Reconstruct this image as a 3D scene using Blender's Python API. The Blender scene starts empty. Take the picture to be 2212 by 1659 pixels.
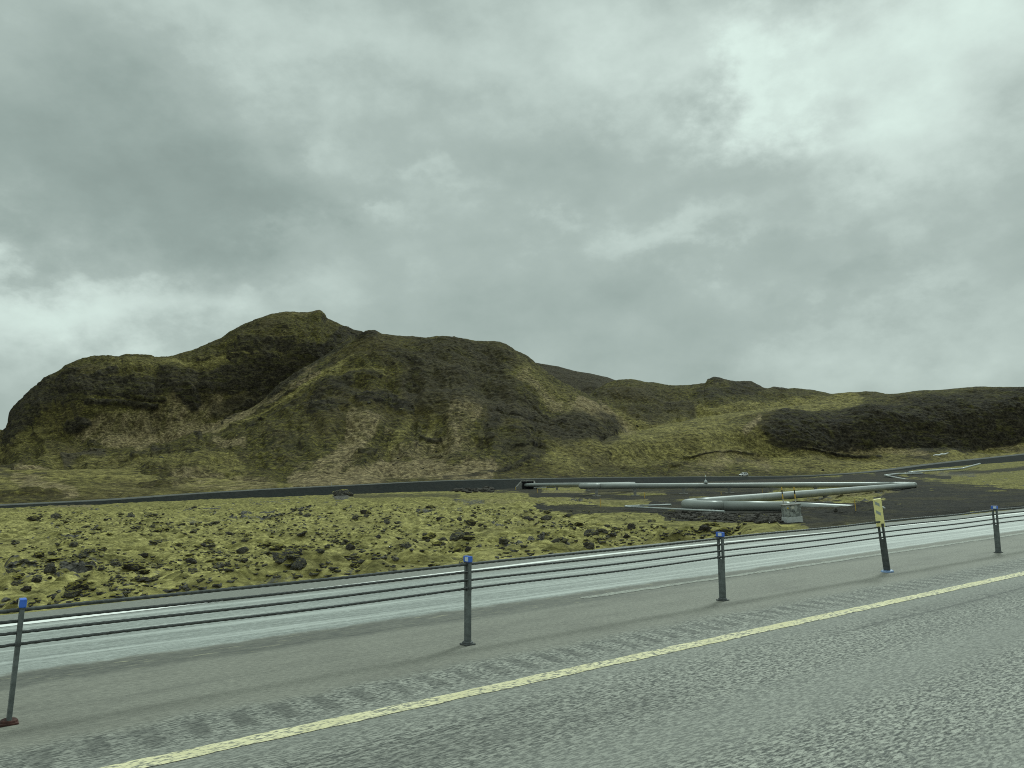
import bpy, bmesh, math, random
import numpy as np
from mathutils import Vector, Matrix
random.seed(7); RNG = np.random.default_rng(7)
SC = bpy.context.scene
COL = SC.collection
PI = math.pi

# ------------------------------------------------------------------ camera model
F = 1661.; CX, CY = 1106., 829.5                # photograph measured on a 2212 px wide copy
ROLL = .025; H = 1.83
PITCH = math.atan((1026. - CY) / F)
cp, sp = math.cos(PITCH), math.sin(PITCH); cr, sr = math.cos(ROLL), math.sin(ROLL)

def ray(x, y):
    a = (x - CX) / F; b = -(y - CY) / F
    r, u = a * cr + b * sr, -a * sr + b * cr
    return np.array([r, cp - u * sp, sp + u * cp])
def proj(X, Y, Z):
    z = Z - H; w = Y * cp + z * sp
    u = (-Y * sp + z * cp) / w; r = X / w
    a = r * cr - u * sr; b = r * sr + u * cr
    return CX + a * F, CY - b * F
def at(x, y, Y):
    d = ray(x, y); return np.array([0, 0, H]) + d * (Y / d[1])

AZ = math.radians(54.672)                       # road direction from the view direction
dX, dY = math.sin(AZ), math.cos(AZ)
def road_pt(s, t, z=0.): return Vector((s * dX - t * dY, s * dY + t * dX, z))
ROADROT = PI / 2 - AZ

def sstep(x): x = np.clip(x, 0, 1); return x * x * (3 - 2 * x)
def bow(s): return .75 * np.exp(-((np.asarray(s, float) - 13) / 8.5) ** 2)

# ------------------------------------------------------------------ noise
_p = RNG.permutation(256).astype(np.int32); PERM = np.concatenate([_p, _p])
_g = RNG.normal(size=(256, 3)); GRAD = (_g / np.linalg.norm(_g, axis=1)[:, None]).astype(np.float32)
def perlin(x, y, z=None):
    x = np.asarray(x, np.float32); y = np.asarray(y, np.float32)
    z = np.zeros_like(x) + np.float32(.37) if z is None else np.asarray(z, np.float32)
    xi, yi, zi = np.floor(x), np.floor(y), np.floor(z)
    fx, fy, fz = x - xi, y - yi, z - zi
    xi = xi.astype(np.int32) & 255; yi = yi.astype(np.int32) & 255; zi = zi.astype(np.int32) & 255
    u, v, w = (f * f * f * (f * (f * 6 - 15) + 10) for f in (fx, fy, fz))
    def c(dx, dy, dz):
        g = GRAD[PERM[PERM[PERM[(xi + dx) & 255] + ((yi + dy) & 255)] + ((zi + dz) & 255)]]
        return g[..., 0] * (fx - dx) + g[..., 1] * (fy - dy) + g[..., 2] * (fz - dz)
    def L(a, b, t): return a + t * (b - a)
    return 1.5 * L(L(L(c(0,0,0), c(1,0,0), u), L(c(0,1,0), c(1,1,0), u), v),
                   L(L(c(0,0,1), c(1,0,1), u), L(c(0,1,1), c(1,1,1), u), v), w)
def fbm(x, y, z=None, o=4, gain=.5):
    z = np.zeros_like(np.asarray(x, np.float32)) + .37 if z is None else z
    s = 0; a = 1.; k = 1.
    for i in range(o):
        s = s + a * perlin(x * k + 11.3 * i, y * k + 5.1 * i, z * k + 3.7 * i); a *= gain; k *= 2.03
    return s
def ridged(x, y, z=None, o=4, gain=.5):
    z = np.zeros_like(np.asarray(x, np.float32)) + .37 if z is None else z
    s = 0; a = 1.; k = 1.; tot = 0
    for i in range(o):
        s = s + a * (1 - 2 * np.abs(perlin(x * k + 7.7 * i, y * k + 3.1 * i, z * k + 9.2 * i))); tot += a; a *= gain; k *= 2.1
    return s / tot

# ------------------------------------------------------------------ splats (regions of ground cover), given in measured coordinates
CROP = {0: (0, 0, 1), 1: (0, 630.9, .3472), 2: (713.2, 658.3, .3472), 3: (1443.9, 768., .3472),
        4: (0, 1014.9, .3472), 5: (713.2, 1014.9, .3472), 6: (1443.9, 1014.9, .3472)}
def splat(px, py, items, ch, warp=(0, 0)):
    out = np.zeros(px.shape, np.float32)
    for it in items:
        c, pts, w, wt, k = it
        if k != ch: continue
        if k == 'R' and w < 41 and c in (1, 2, 3): w, wt = w * .68, wt * .85
        ox, oy, sc = CROP[c]
        P = [(ox + a * sc, oy + b * sc) for a, b in pts]; w = w * sc
        x = px + warp[0] * (w * (.95 if w > 20 else .65) + 2.5); y = py + warp[1] * (w * .6 + 1.)
        d2 = np.full(px.shape, 1e12, np.float32)
        if len(P) == 1: P = P * 2
        for (ax, ay), (bx, by) in zip(P[:-1], P[1:]):
            vx, vy = bx - ax, by - ay; l2 = vx * vx + vy * vy + 1e-9
            q = np.clip(((x - ax) * vx + (y - ay) * vy) / l2, 0, 1)
            d2 = np.minimum(d2, (x - ax - q * vx) ** 2 + (y - ay - q * vy) ** 2)
        out = np.maximum(out, wt * (1 - sstep((np.sqrt(d2) / w - .6) / .8)))
    return out

# ------------------------------------------------------------------ object helpers
def tag(o, label=None, cat=None, group=None, kind=None):
    if label: o['label'] = label
    if cat: o['category'] = cat
    if group: o['group'] = group
    if kind: o['kind'] = kind
    return o
def link(name, me, mat=None, parent=None):
    o = bpy.data.objects.new(name, me); COL.objects.link(o)
    if mat and me: me.materials.append(mat)
    if parent: o.parent = parent
    return o
def empty(name, loc, rz=0., label=None, cat=None, group=None):
    o = bpy.data.objects.new(name, None); COL.objects.link(o); o.location = loc; o.rotation_euler = (0, 0, rz)
    o.empty_display_size = .1
    return tag(o, label, cat, group)
def grid_mesh(name, X, Y, Z, attrs=None, smooth=True):
    nr, nc = X.shape
    co = np.stack([X, Y, Z], -1).reshape(-1, 3).astype(np.float32)
    idx = np.arange(nr * nc, dtype=np.int32).reshape(nr, nc)
    q = np.stack([idx[:-1, :-1], idx[:-1, 1:], idx[1:, 1:], idx[1:, :-1]], -1).reshape(-1, 4)
    me = bpy.data.meshes.new(name)
    me.vertices.add(len(co)); me.vertices.foreach_set('co', co.ravel())
    me.loops.add(q.size); me.loops.foreach_set('vertex_index', q.ravel())
    me.polygons.add(len(q)); me.polygons.foreach_set('loop_start', np.arange(0, q.size, 4, dtype=np.int32))
    me.polygons.foreach_set('loop_total', np.full(len(q), 4, np.int32))
    if smooth: me.polygons.foreach_set('use_smooth', np.ones(len(q), bool))
    me.update(calc_edges=True)
    if attrs is not None:
        a = me.attributes.new('zone', 'FLOAT_COLOR', 'POINT')
        c = np.ones((len(co), 4), np.float32)
        c[:, 3] = 0
        for i, v in enumerate(attrs): c[:, i] = v.ravel()
        a.data.foreach_set('color', c.ravel())
    return me
def bm_mesh(name, bm, smooth=False):
    me = bpy.data.meshes.new(name); bm.normal_update(); bm.to_mesh(me); bm.free()
    if smooth: me.polygons.foreach_set('use_smooth', np.ones(len(me.polygons), bool))
    return me
def box(bm, c, s, M=None, bev=0.):
    r = bmesh.ops.create_cube(bm, size=1.)
    vs = r['verts']
    for v in vs:
        v.co = Vector((v.co.x * s[0] + c[0], v.co.y * s[1] + c[1], v.co.z * s[2] + c[2]))
    if bev > 0:
        es = list({e for v in vs for e in v.link_edges})
        b = bmesh.ops.bevel(bm, geom=es, offset=bev, segments=2, affect='EDGES', profile=.6)
        vs = list({v for f in b['faces'] for v in f.verts} | {v for v in vs if v.is_valid})
    if M is not None:
        for v in vs: v.co = M @ v.co
    return vs
def tube(bm, pts, r, n=10, cap=True, radii=None):
    pts = [Vector(p) for p in pts]; rings = []
    for i, p in enumerate(pts):
        a = pts[max(i - 1, 0)]; b = pts[min(i + 1, len(pts) - 1)]
        d = (b - a).normalized()
        up = Vector((0, 0, 1)) if abs(d.z) < .95 else Vector((1, 0, 0))
        sx = d.cross(up).normalized(); sy = sx.cross(d).normalized()
        rr = radii[i] if radii else r
        rings.append([bm.verts.new(p + rr * (math.cos(2 * PI * k / n) * sx + math.sin(2 * PI * k / n) * sy)) for k in range(n)])
    for A, B in zip(rings[:-1], rings[1:]):
        for k in range(n): bm.faces.new((A[k], A[(k + 1) % n], B[(k + 1) % n], B[k]))
    if cap:
        bm.faces.new(rings[0][::-1]); bm.faces.new(rings[-1])
def lathe(bm, prof, n=16, c=(0, 0, 0)):
    rings = [[bm.verts.new((c[0] + r * math.cos(2 * PI * k / n), c[1] + r * math.sin(2 * PI * k / n), c[2] + z)) for k in range(n)] for r, z in prof]
    for A, B in zip(rings[:-1], rings[1:]):
        for k in range(n): bm.faces.new((A[k], A[(k + 1) % n], B[(k + 1) % n], B[k]))
    bm.faces.new(rings[0][::-1]); bm.faces.new(rings[-1])

# ------------------------------------------------------------------ materials
class NT:
    def __init__(s, name):
        s.m = bpy.data.materials.new(name); s.m.use_nodes = True
        s.t = s.m.node_tree; s.t.nodes.clear()
        s.out = s.t.nodes.new('ShaderNodeOutputMaterial')
    def n(s, ty, **kw):
        x = s.t.nodes.new(ty)
        for k, v in kw.items(): setattr(x, k, v)
        return x
    def l(s, a, b): s.t.links.new(a, b)
    def setin(s, sock, v):
        if hasattr(v, 'is_output'): s.l(v, sock)
        else: sock.default_value = v
    def math(s, op, a, b=0., c=None, clamp=False):
        x = s.n('ShaderNodeMath', operation=op, use_clamp=clamp)
        s.setin(x.inputs[0], a); s.setin(x.inputs[1], b)
        if c is not None: s.setin(x.inputs[2], c)
        return x.outputs[0]
    def mix(s, f, a, b):
        x = s.n('ShaderNodeMix', data_type='RGBA')
        s.setin(x.inputs[0], f)
        for i, v in ((6, a), (7, b)):
            if isinstance(v, tuple): x.inputs[i].default_value = (*v, 1) if len(v) == 3 else v
            else: s.l(v, x.inputs[i])
        return x.outputs[2]
    def noise(s, vec, scale, detail=4, rough=.55, dist=0.):
        x = s.n('ShaderNodeTexNoise'); x.inputs['Scale'].default_value = scale
        x.inputs['Detail'].default_value = detail; x.inputs['Roughness'].default_value = rough
        x.inputs['Distortion'].default_value = dist
        s.l(vec, x.inputs['Vector']); return x.outputs['Fac']
    def ramp(s, f, lo, hi, a=0., b=1.):
        x = s.n('ShaderNodeMapRange', interpolation_type='SMOOTHSTEP')
        s.setin(x.inputs[0], f)
        for i, v in ((1, lo), (2, hi), (3, a), (4, b)): x.inputs[i].default_value = v
        return x.outputs[0]
    def co(s, kind='Object', scale=None):
        c = s.n('ShaderNodeTexCoord').outputs[kind]
        if scale:
            m = s.n('ShaderNodeMapping'); m.inputs['Scale'].default_value = scale; s.l(c, m.inputs[0]); return m.outputs[0]
        return c
    def bump(s, h, st, dist=.02, prev=None):
        b = s.n('ShaderNodeBump'); b.inputs['Strength'].default_value = st; b.inputs['Distance'].default_value = dist
        s.l(h, b.inputs['Height'])
        if prev is not None: s.l(prev, b.inputs['Normal'])
        return b.outputs[0]
    def bsdf(s, col, rough=.8, nrm=None, metal=0., spec=.5, coat=0.):
        b = s.n('ShaderNodeBsdfPrincipled')
        if isinstance(col, tuple): b.inputs['Base Color'].default_value = (*col, 1)
        else: s.l(col, b.inputs['Base Color'])
        s.setin(b.inputs['Roughness'], rough); b.inputs['Metallic'].default_value = metal
        b.inputs['Specular IOR Level'].default_value = spec; b.inputs['Coat Weight'].default_value = coat
        if nrm is not None: s.l(nrm, b.inputs['Normal'])
        s.l(b.outputs[0], s.out.inputs[0]); return s.m

def simple(name, col, rough=.6, metal=0., var=.25, scale=8., bump=.0, spec=.5, coat=0.):
    t = NT(name); v = t.co('Object'); f = t.noise(v, scale, 6, .6)
    c = t.mix(t.ramp(f, .3, .7), tuple(x * (1 - var) for x in col), tuple(min(1, x * (1 + var)) for x in col))
    nn = t.bump(f, bump, .02) if bump else None
    return t.bsdf(c, rough, nn, metal, spec, coat)

# zone: R = rock, with fold and ridge shade painted in, G = dry grass, B = gravel / scree
def mat_hill():
    t = NT('hillside'); v = t.co('Object')
    at_ = t.n('ShaderNodeAttribute', attribute_name='zone'); sep = t.n('ShaderNodeSeparateColor'); t.l(at_.outputs['Color'], sep.inputs[0])
    R, G, B = sep.outputs; A = at_.outputs['Alpha']
    big = t.noise(v, .018, 5, .6, .6); mid = t.noise(v, .10, 8, .70, .4); fine = t.noise(v, .62, 6, .75, .2); vf = t.noise(v, 1.7, 4, .75)
    cm_ = t.n('ShaderNodeMapping'); cm_.inputs['Scale'].default_value = (.42, .42, .85); t.l(v, cm_.inputs[0]); crisp = t.noise(cm_.outputs[0], 1., 5, .8, .3)
    dv = t.n('ShaderNodeMapping'); dv.inputs['Scale'].default_value = (.20, .05, .035); t.l(v, dv.inputs[0])
    streak = t.noise(dv.outputs[0], 1., 6, .65, .8)
    hv = t.n('ShaderNodeMapping'); hv.inputs['Scale'].default_value = (.10, .10, .45); t.l(v, hv.inputs[0])
    ledge = t.noise(hv.outputs[0], 1., 6, .7, .5)
    hl = t.n('ShaderNodeMapping'); hl.inputs['Scale'].default_value = (.22, .22, 1.1); t.l(v, hl.inputs[0]); dash = t.noise(hl.outputs[0], 1., 6, .68, .7)
    moss = t.mix(t.ramp(mid, .33, .67), (.040, .035, .0125), (.098, .083, .025))
    moss = t.mix(t.ramp(streak, .46, .60, 0, .75), moss, (.052, .040, .019))
    moss = t.mix(A, moss, t.mix(t.ramp(mid, .34, .64), (.128, .109, .033), (.25, .212, .072)))
    moss = t.mix(t.ramp(fine, .48, .62, 0, .75), moss, t.mix(A, (.165, .148, .032), (.31, .27, .09)))
    moss = t.mix(t.ramp(fine, .46, .38, 0, .45), moss, (.028, .026, .011)); moss = t.mix(t.ramp(dash, .54, .64, 0, .8), moss, (.022, .021, .009))
    moss = t.mix(t.ramp(big, .46, .66, 0, .55), moss, (.070, .054, .022))
    moss = t.mix(t.ramp(vf, .54, .68, 0, .65), moss, (.022, .021, .009))
    dry = t.mix(t.ramp(fine, .36, .64), (.135, .10, .052), (.33, .262, .142)); dry = t.mix(t.ramp(vf, .54, .68, 0, .6), dry, (.06, .05, .022))
    rock = t.mix(t.ramp(fine, .36, .66), (.0115, .010, .0075), (.056, .0465, .031))
    rock = t.mix(t.ramp(ledge, .50, .62, 0, .75), rock, (.064, .059, .020)); rock = t.mix(t.ramp(mid, .54, .66, 0, .7), rock, (.076, .068, .022))
    rock = t.mix(t.ramp(vf, .56, .68, 0, .5), rock, (.075, .066, .05))
    scree = t.mix(t.ramp(fine, .36, .66), (.030, .0255, .0175), (.076, .062, .040)); scree = t.mix(t.ramp(streak, .5, .68, 0, .6), scree, (.062, .056, .022))
    gs = t.math('ADD', G, t.math('MULTIPLY_ADD', streak, 1.8, -.9)); gs = t.math('ADD', gs, t.math('MULTIPLY_ADD', fine, 1.3, -.65))
    c = t.mix(t.ramp(gs, .1, 1.1, 0, .85), moss, dry)
    bs = t.math('ADD', B, t.math('MULTIPLY_ADD', mid, 1.7, -.85)); bs = t.math('ADD', bs, t.math('MULTIPLY_ADD', fine, 1.3, -.65))
    c = t.mix(t.ramp(bs, .15, 1.0, 0, .92), c, scree)
    geo = t.n('ShaderNodeNewGeometry'); sx = t.n('ShaderNodeSeparateXYZ'); t.l(geo.outputs['Normal'], sx.inputs[0])
    steep = t.ramp(sx.outputs[2], .35, .75, .45, -.14)
    rs = t.math('ADD', t.math('ADD', R, steep), t.math('MULTIPLY_ADD', mid, 1.9, -.95)); rs = t.math('ADD', rs, t.math('MULTIPLY_ADD', fine, 1.6, -.8))
    rs = t.math('ADD', rs, t.math('MULTIPLY_ADD', ledge, -1.3, .65))
    c = t.mix(t.ramp(rs, .2, .88, 0, .97), c, rock)
    gain = t.n('ShaderNodeVectorMath', operation='SCALE'); t.l(c, gain.inputs[0]); t.l(t.ramp(crisp, .35, .65, .36, 1.5), gain.inputs['Scale']); c = gain.outputs[0]
    nb = t.bump(mid, .5, 3.5); nb = t.bump(dash, .6, .8, nb); nb = t.bump(fine, .6, 1., nb); nb = t.bump(vf, .4, .35, nb)
    return t.bsdf(c, .95, nb, spec=.12)

def mat_ground():
    t = NT('moss_ground'); v = t.co('Object')
    at_ = t.n('ShaderNodeAttribute', attribute_name='zone'); sep = t.n('ShaderNodeSeparateColor'); t.l(at_.outputs['Color'], sep.inputs[0])
    R, G, B = sep.outputs
    big = t.noise(v, .12, 5, .6, .4); mid = t.noise(v, .9, 6, .65, .3); fine = t.noise(v, 5., 6, .7); vf = t.noise(v, 22., 4, .7)
    hv = t.n('ShaderNodeMapping'); hv.inputs['Scale'].default_value = (.8, 2.0, 3.2); hv.inputs['Rotation'].default_value = (0, 0, .15); t.l(v, hv.inputs[0])
    strand = t.noise(hv.outputs[0], 2.2, 6, .72, .6)
    moss = t.mix(t.ramp(mid, .36, .64), (.19, .172, .058), (.385, .345, .13))
    moss = t.mix(at_.outputs['Alpha'], moss, t.mix(t.ramp(mid, .36, .64), (.075, .068, .02), (.185, .165, .045)))
    moss = t.mix(t.ramp(strand, .53, .66, 0, .5), moss, t.mix(at_.outputs['Alpha'], (.41, .365, .125), (.24, .215, .075)))
    moss = t.mix(t.ramp(strand, .45, .34, 0, .6), moss, (.085, .078, .022))
    moss = t.mix(t.ramp(vf, .54, .68, 0, .3), moss, (.13, .12, .03))
    moss = t.mix(t.ramp(big, .50, .66, 0, .5), moss, (.19, .165, .07)); patchy = t.noise(v, .38, 6, .68, .5); moss = t.mix(t.ramp(patchy, .52, .66, 0, .7), moss, (.105, .098, .034)); moss = t.mix(t.ramp(patchy, .44, .34, 0, .6), moss, (.42, .375, .13))
    dry = t.mix(t.ramp(fine, .3, .7), (.13, .105, .05), (.25, .21, .11))
    rock = t.mix(t.ramp(fine, .35, .72), (.05, .048, .042), (.17, .16, .138))
    patchy_ = t.noise(v, .3, 6, .7, .4)
    grav = t.mix(t.ramp(fine, .36, .64), (.016, .0155, .014), (.042, .038, .031))
    grav = t.mix(t.ramp(vf, .56, .72, 0, .45), grav, (.085, .076, .06))
    grav = t.mix(t.ramp(big, .47, .60, 0, .7), grav, (.058, .050, .026)); grav = t.mix(t.ramp(patchy_, .54, .66, 0, .6), grav, (.010, .0098, .009)); grav = t.mix(t.ramp(mid, .56, .68, 0, .45), grav, (.07, .064, .022))
    gs = t.math('ADD', G, t.math('MULTIPLY_ADD', mid, 1., -.5)); c = t.mix(t.ramp(gs, .3, .8), moss, dry)
    bs = t.math('ADD', B, t.math('MULTIPLY_ADD', mid, .9, -.45)); bs = t.math('ADD', bs, t.math('MULTIPLY_ADD', fine, .7, -.35))
    c = t.mix(t.ramp(bs, .32, .62), c, grav)
    rs = t.math('ADD', R, t.math('MULTIPLY_ADD', fine, .9, -.45)); c = t.mix(t.ramp(rs, .32, .62), c, rock)
    cm_ = t.n('ShaderNodeMapping'); cm_.inputs['Scale'].default_value = (1.5, 2.2, 3.); t.l(v, cm_.inputs[0]); crisp = t.noise(cm_.outputs[0], 1.2, 8, .80, .3)
    gain = t.n('ShaderNodeVectorMath', operation='SCALE'); t.l(c, gain.inputs[0]); t.l(t.ramp(crisp, .37, .64, .48, 1.45), gain.inputs['Scale']); c = gain.outputs[0]
    nb = t.bump(mid, .5, .25); nb = t.bump(strand, .7, .15, nb); nb = t.bump(vf, .4, .02, nb)
    return t.bsdf(c, .95, nb, spec=.12)

def mat_lava(name, a, b, moss=.0, pale=.0):
    t = NT(name); v = t.co('Object'); f = t.noise(v, 6., 6, .7); g = t.noise(v, 2.2, 5, .6)
    c = t.mix(t.ramp(f, .35, .7), a, b)
    if pale: c = t.mix(t.ramp(g, .62, .7, 0, pale), c, (.42, .41, .37))
    if moss:
        geo = t.n('ShaderNodeNewGeometry'); sx = t.n('ShaderNodeSeparateXYZ'); t.l(geo.outputs['Normal'], sx.inputs[0])
        k = t.math('ADD', sx.outputs[2], t.math('MULTIPLY_ADD', g, 1.6, -.8))
        c = t.mix(t.ramp(k, 1.02 - moss, 1.25 - moss), c, (.22, .197, .05))
    return t.bsdf(c, .95, t.bump(f, .8, .08), spec=.15)

M = {}
M['hill'] = mat_hill(); M['ground'] = mat_ground()
M['lava'] = mat_lava('lava_rock', (.036, .035, .032), (.20, .19, .17), .35, .55)
M['lava_bare'] = mat_lava('bare_lava_rock', (.026, .024, .021), (.11, .10, .086), 0, 0)
M['lava_moss'] = mat_lava('mossy_lava_rock', (.034, .032, .028), (.12, .112, .094), .66, .1)
M['lava_pale'] = mat_lava('pale_lava_rock', (.05, .048, .042), (.16, .15, .13), .2, .8)
M['steel'] = simple('galvanised_steel', (.125, .142, .14), .55, .25, .3, 14., .1)
M['steel_dark'] = simple('dark_steel', (.08, .088, .088), .6, .2, .3, 14., .1)
M['cable'] = simple('steel_cable', (.085, .092, .09), .6, .5, .3, 30.)
M['blue'] = simple('blue_plastic', (.045, .15, .62), .4, 0, .15, 20.)
M['blue_pale'] = simple('pale_blue_plastic', (.16, .25, .42), .5, 0, .2, 20.)
M['reflector'] = simple('white_reflective_film', (.62, .68, .74), .35, 0, .1, 20.)
M['rust'] = simple('rusty_red_steel', (.06, .022, .016), .8, 0, .4, 20.)
M['yellow_panel'] = simple('yellow_panel', (.90, .82, .36), .5, 0, .05, 10.)
M['grey_stripe'] = simple('grey_reflective_stripe', (.36, .39, .36), .35, 0, .1, 20.)
M['stake'] = simple('yellow_stake', (.62, .40, .06), .6, 0, .15, 6.)
M['black_paint'] = simple('black_paint', (.012, .012, .011), .6, 0, .2, 10.)
M['pale_pole'] = simple('pale_pole', (.45, .43, .38), .6, 0, .15, 10.)
M['pipe'] = simple('pipe_cladding', (.255, .275, .258), .42, .15, .10, .5, .0)
M['pipe_pale'] = simple('pale_pipe_cladding', (.40, .43, .42), .35, .45, .12, 1.5)
M['seam'] = simple('pipe_band', (.11, .135, .12), .45, .3, .1, 2.)
M['concrete'] = simple('concrete', (.24, .235, .215), .9, 0, .25, 2.5, .3)
M['opening_shade'] = simple('dark_opening', (.006, .006, .006), .95, 0, .2, 2.)
M['white'] = simple('white_car_paint', (.72, .73, .72), .3, 0, .04, 3., coat=.4)
M['glass'] = simple('dark_glass', (.015, .02, .02), .1, 0, .2, 3.)
M['rubber'] = simple('tyre_rubber', (.015, .015, .015), .85, 0, .2, 12.)
M['rim'] = simple('wheel_rim', (.18, .18, .18), .4, .5, .2, 12.)
M['lamp'] = simple('lamp_glass', (.5, .5, .48), .15, 0, .1, 12.)
M['red_lamp'] = simple('red_lamp_glass', (.3, .03, .02), .2, 0, .1, 12.)
M['plinth'] = simple('pale_plinth', (.52, .54, .53), .85, 0, .15, 5., .2)
M['sticker_y'] = simple('yellow_sticker', (.65, .45, .03), .5, 0, .1, 20.)
M['sticker_w'] = simple('white_sticker', (.62, .60, .52), .5, 0, .2, 60.)
M['snow'] = simple('old_snow', (.75, .77, .78), .7, 0, .06, 2., .2)
def mat_cabinet():
    t = NT('weathered_cabinet'); v = t.co('Object'); f = t.noise(v, 3.2, 4, .55, .6); g = t.noise(v, 30, 4, .6)
    c = t.mix(t.ramp(f, .48, .54), (.17, .185, .178), (.36, .385, .37)); c = t.mix(t.ramp(g, .4, .7, 0, .25), c, (.45, .45, .42))
    return t.bsdf(c, .6, None, .15)
M['cabinet'] = mat_cabinet()

# ------------------------------------------------------------------ far road line (near shoulder), used by ground and hills too
RD = [(-700, 1121, 95), (-400, 1111, 112), (-200, 1102, 130), (0, 1091, 150), (243, 1078.8, 168), (416, 1066.6, 182), (590, 1056, 196), (768, 1047.5, 210), (956, 1038.5, 222),
      (1130, 1034.3, 236), (1303, 1031.5, 262), (1481, 1029.8, 294), (1617, 1029, 318), (1756, 1026.7, 340), (1895, 1018, 362),
      (2034, 1000.6, 386), (2212, 981.5, 420), (2400, 962, 460), (2700, 945, 520)]
RDP = np.array([at(*p) for p in RD])
def catmull(P, n):
    P = np.vstack([2 * P[0] - P[1], P, 2 * P[-1] - P[-2]]); out = []
    for i in range(1, len(P) - 2):
        for k in range(n):
            t = k / n; a, b, c, d = P[i - 1], P[i], P[i + 1], P[i + 2]
            out.append(.5 * ((2 * b) + (c - a) * t + (2 * a - 5 * b + 4 * c - d) * t * t + (3 * b - a - 3 * c + d) * t ** 3))
    out.append(P[-2]); return np.array(out)
RDS = catmull(RDP, 12)
_ra = RDS[:, 0] / RDS[:, 1]
def road_Y(a): return np.interp(a, _ra, RDS[:, 1])
def road_Z(a): return np.interp(a, _ra, RDS[:, 2])

# ------------------------------------------------------------------ ground height
def base_z(X, Y):
    s = X * dX + Y * dY; t = -X * dY + Y * dX
    tt = t - 13.55 - bow(s)
    z = -.03 - (2.1 + .4 * sstep((X - 4) / 14.)) * sstep(tt / 19.)
    z = z + 6.5 * sstep((X - 90) / 260.) * sstep((Y - 170) / 230.)
    return z
GZ = [  # gravel B
    (5, [(150,165),(500,160),(800,160)], 14, .5, 'B'), (5, [(740,118),(1000,122)], 16, 1, 'B'), (5, [(1120,112),(1300,135)], 22, .9, 'B'),
    (5, [(1250,150),(1500,160),(1900,172),(2212,165)], 15, 1, 'B'), (5, [(1300,236),(1500,240),(1800,244),(2212,262)], 22, .9, 'B'),
    (6, [(0,150),(300,150),(600,140)], 20, .8, 'B'), (6, [(0,265),(300,280),(700,290),(1100,260)], 42, 1.1, 'B'), (6, [(900,300),(1400,275),(1800,240)], 62, 1.1, 'B'),
    (6, [(1400,190),(1700,165),(2000,175),(2300,185)], 66, 1.1, 'B'), (6, [(1100,50),(1400,60),(1600,95)], 30, .9, 'B'), (6, [(1500,30),(1750,48)], 12, 1, 'B'),
    (6, [(800,220),(1200,235)], 35, 1, 'B'), (6, [(-100,210),(200,230)], 30, 1, 'B'), (6, [(1300,20),(1500,5)], 14, .9, 'B'), (6, [(1750,20),(2000,10),(2212,-10)], 14, .6, 'B'),
    (6, [(1900,230),(2212,215)], 40, 1.1, 'B'), (6, [(-800,70),(-300,66),(0,62),(600,66),(1300,60)], 18, .8, 'B'), (5, [(1000,115),(1200,120)], 18, 1, 'B'), (6, [(-500,120),(-100,118),(300,108),(700,100)], 26, .62, 'B'), (6, [(-300,88),(300,84),(900,80)], 16, .6, 'B'), (6, [(1900,205),(2300,185)], 40, 1.1, 'B'), (6, [(1250,45),(1500,80),(1900,110)], 24, .6, 'B'), (6, [(0,95),(300,95),(800,90)], 16, .8, 'B'),
    # rock R
    (5, [(600,240),(800,245)], 22, .35, 'R'), (5, [(780,190),(950,200)], 12, .5, 'R'), (6, [(20,285),(250,295),(680,308)], 22, .9, 'R'),
    (4, [(60,620),(250,650),(560,600)], 60, .28, 'R'), (4, [(750,600),(1000,610)], 40, .25, 'R'), (4, [(1150,310),(1700,330)], 45, .22, 'R'),
    (6, [(1700,25),(1900,30)], 14, .5, 'R'),
    # dry G
    (5, [(850,205),(1400,195),(2000,195),(2212,190)], 20, .5, 'G'), (4, [(300,222),(560,226)], 9, .8, 'G'), (4, [(1400,165),(1600,160)], 9, .6, 'G'),
    (6, [(900,170),(1200,135),(1400,120)], 38, .6, 'G'), (6, [(850,335),(1050,325)], 26, .55, 'G'), (6, [(1650,30),(2000,20)], 22, .5, 'G'),
    (5, [(1200,135),(1700,140),(2212,140)], 8, .6, 'G')]

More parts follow.
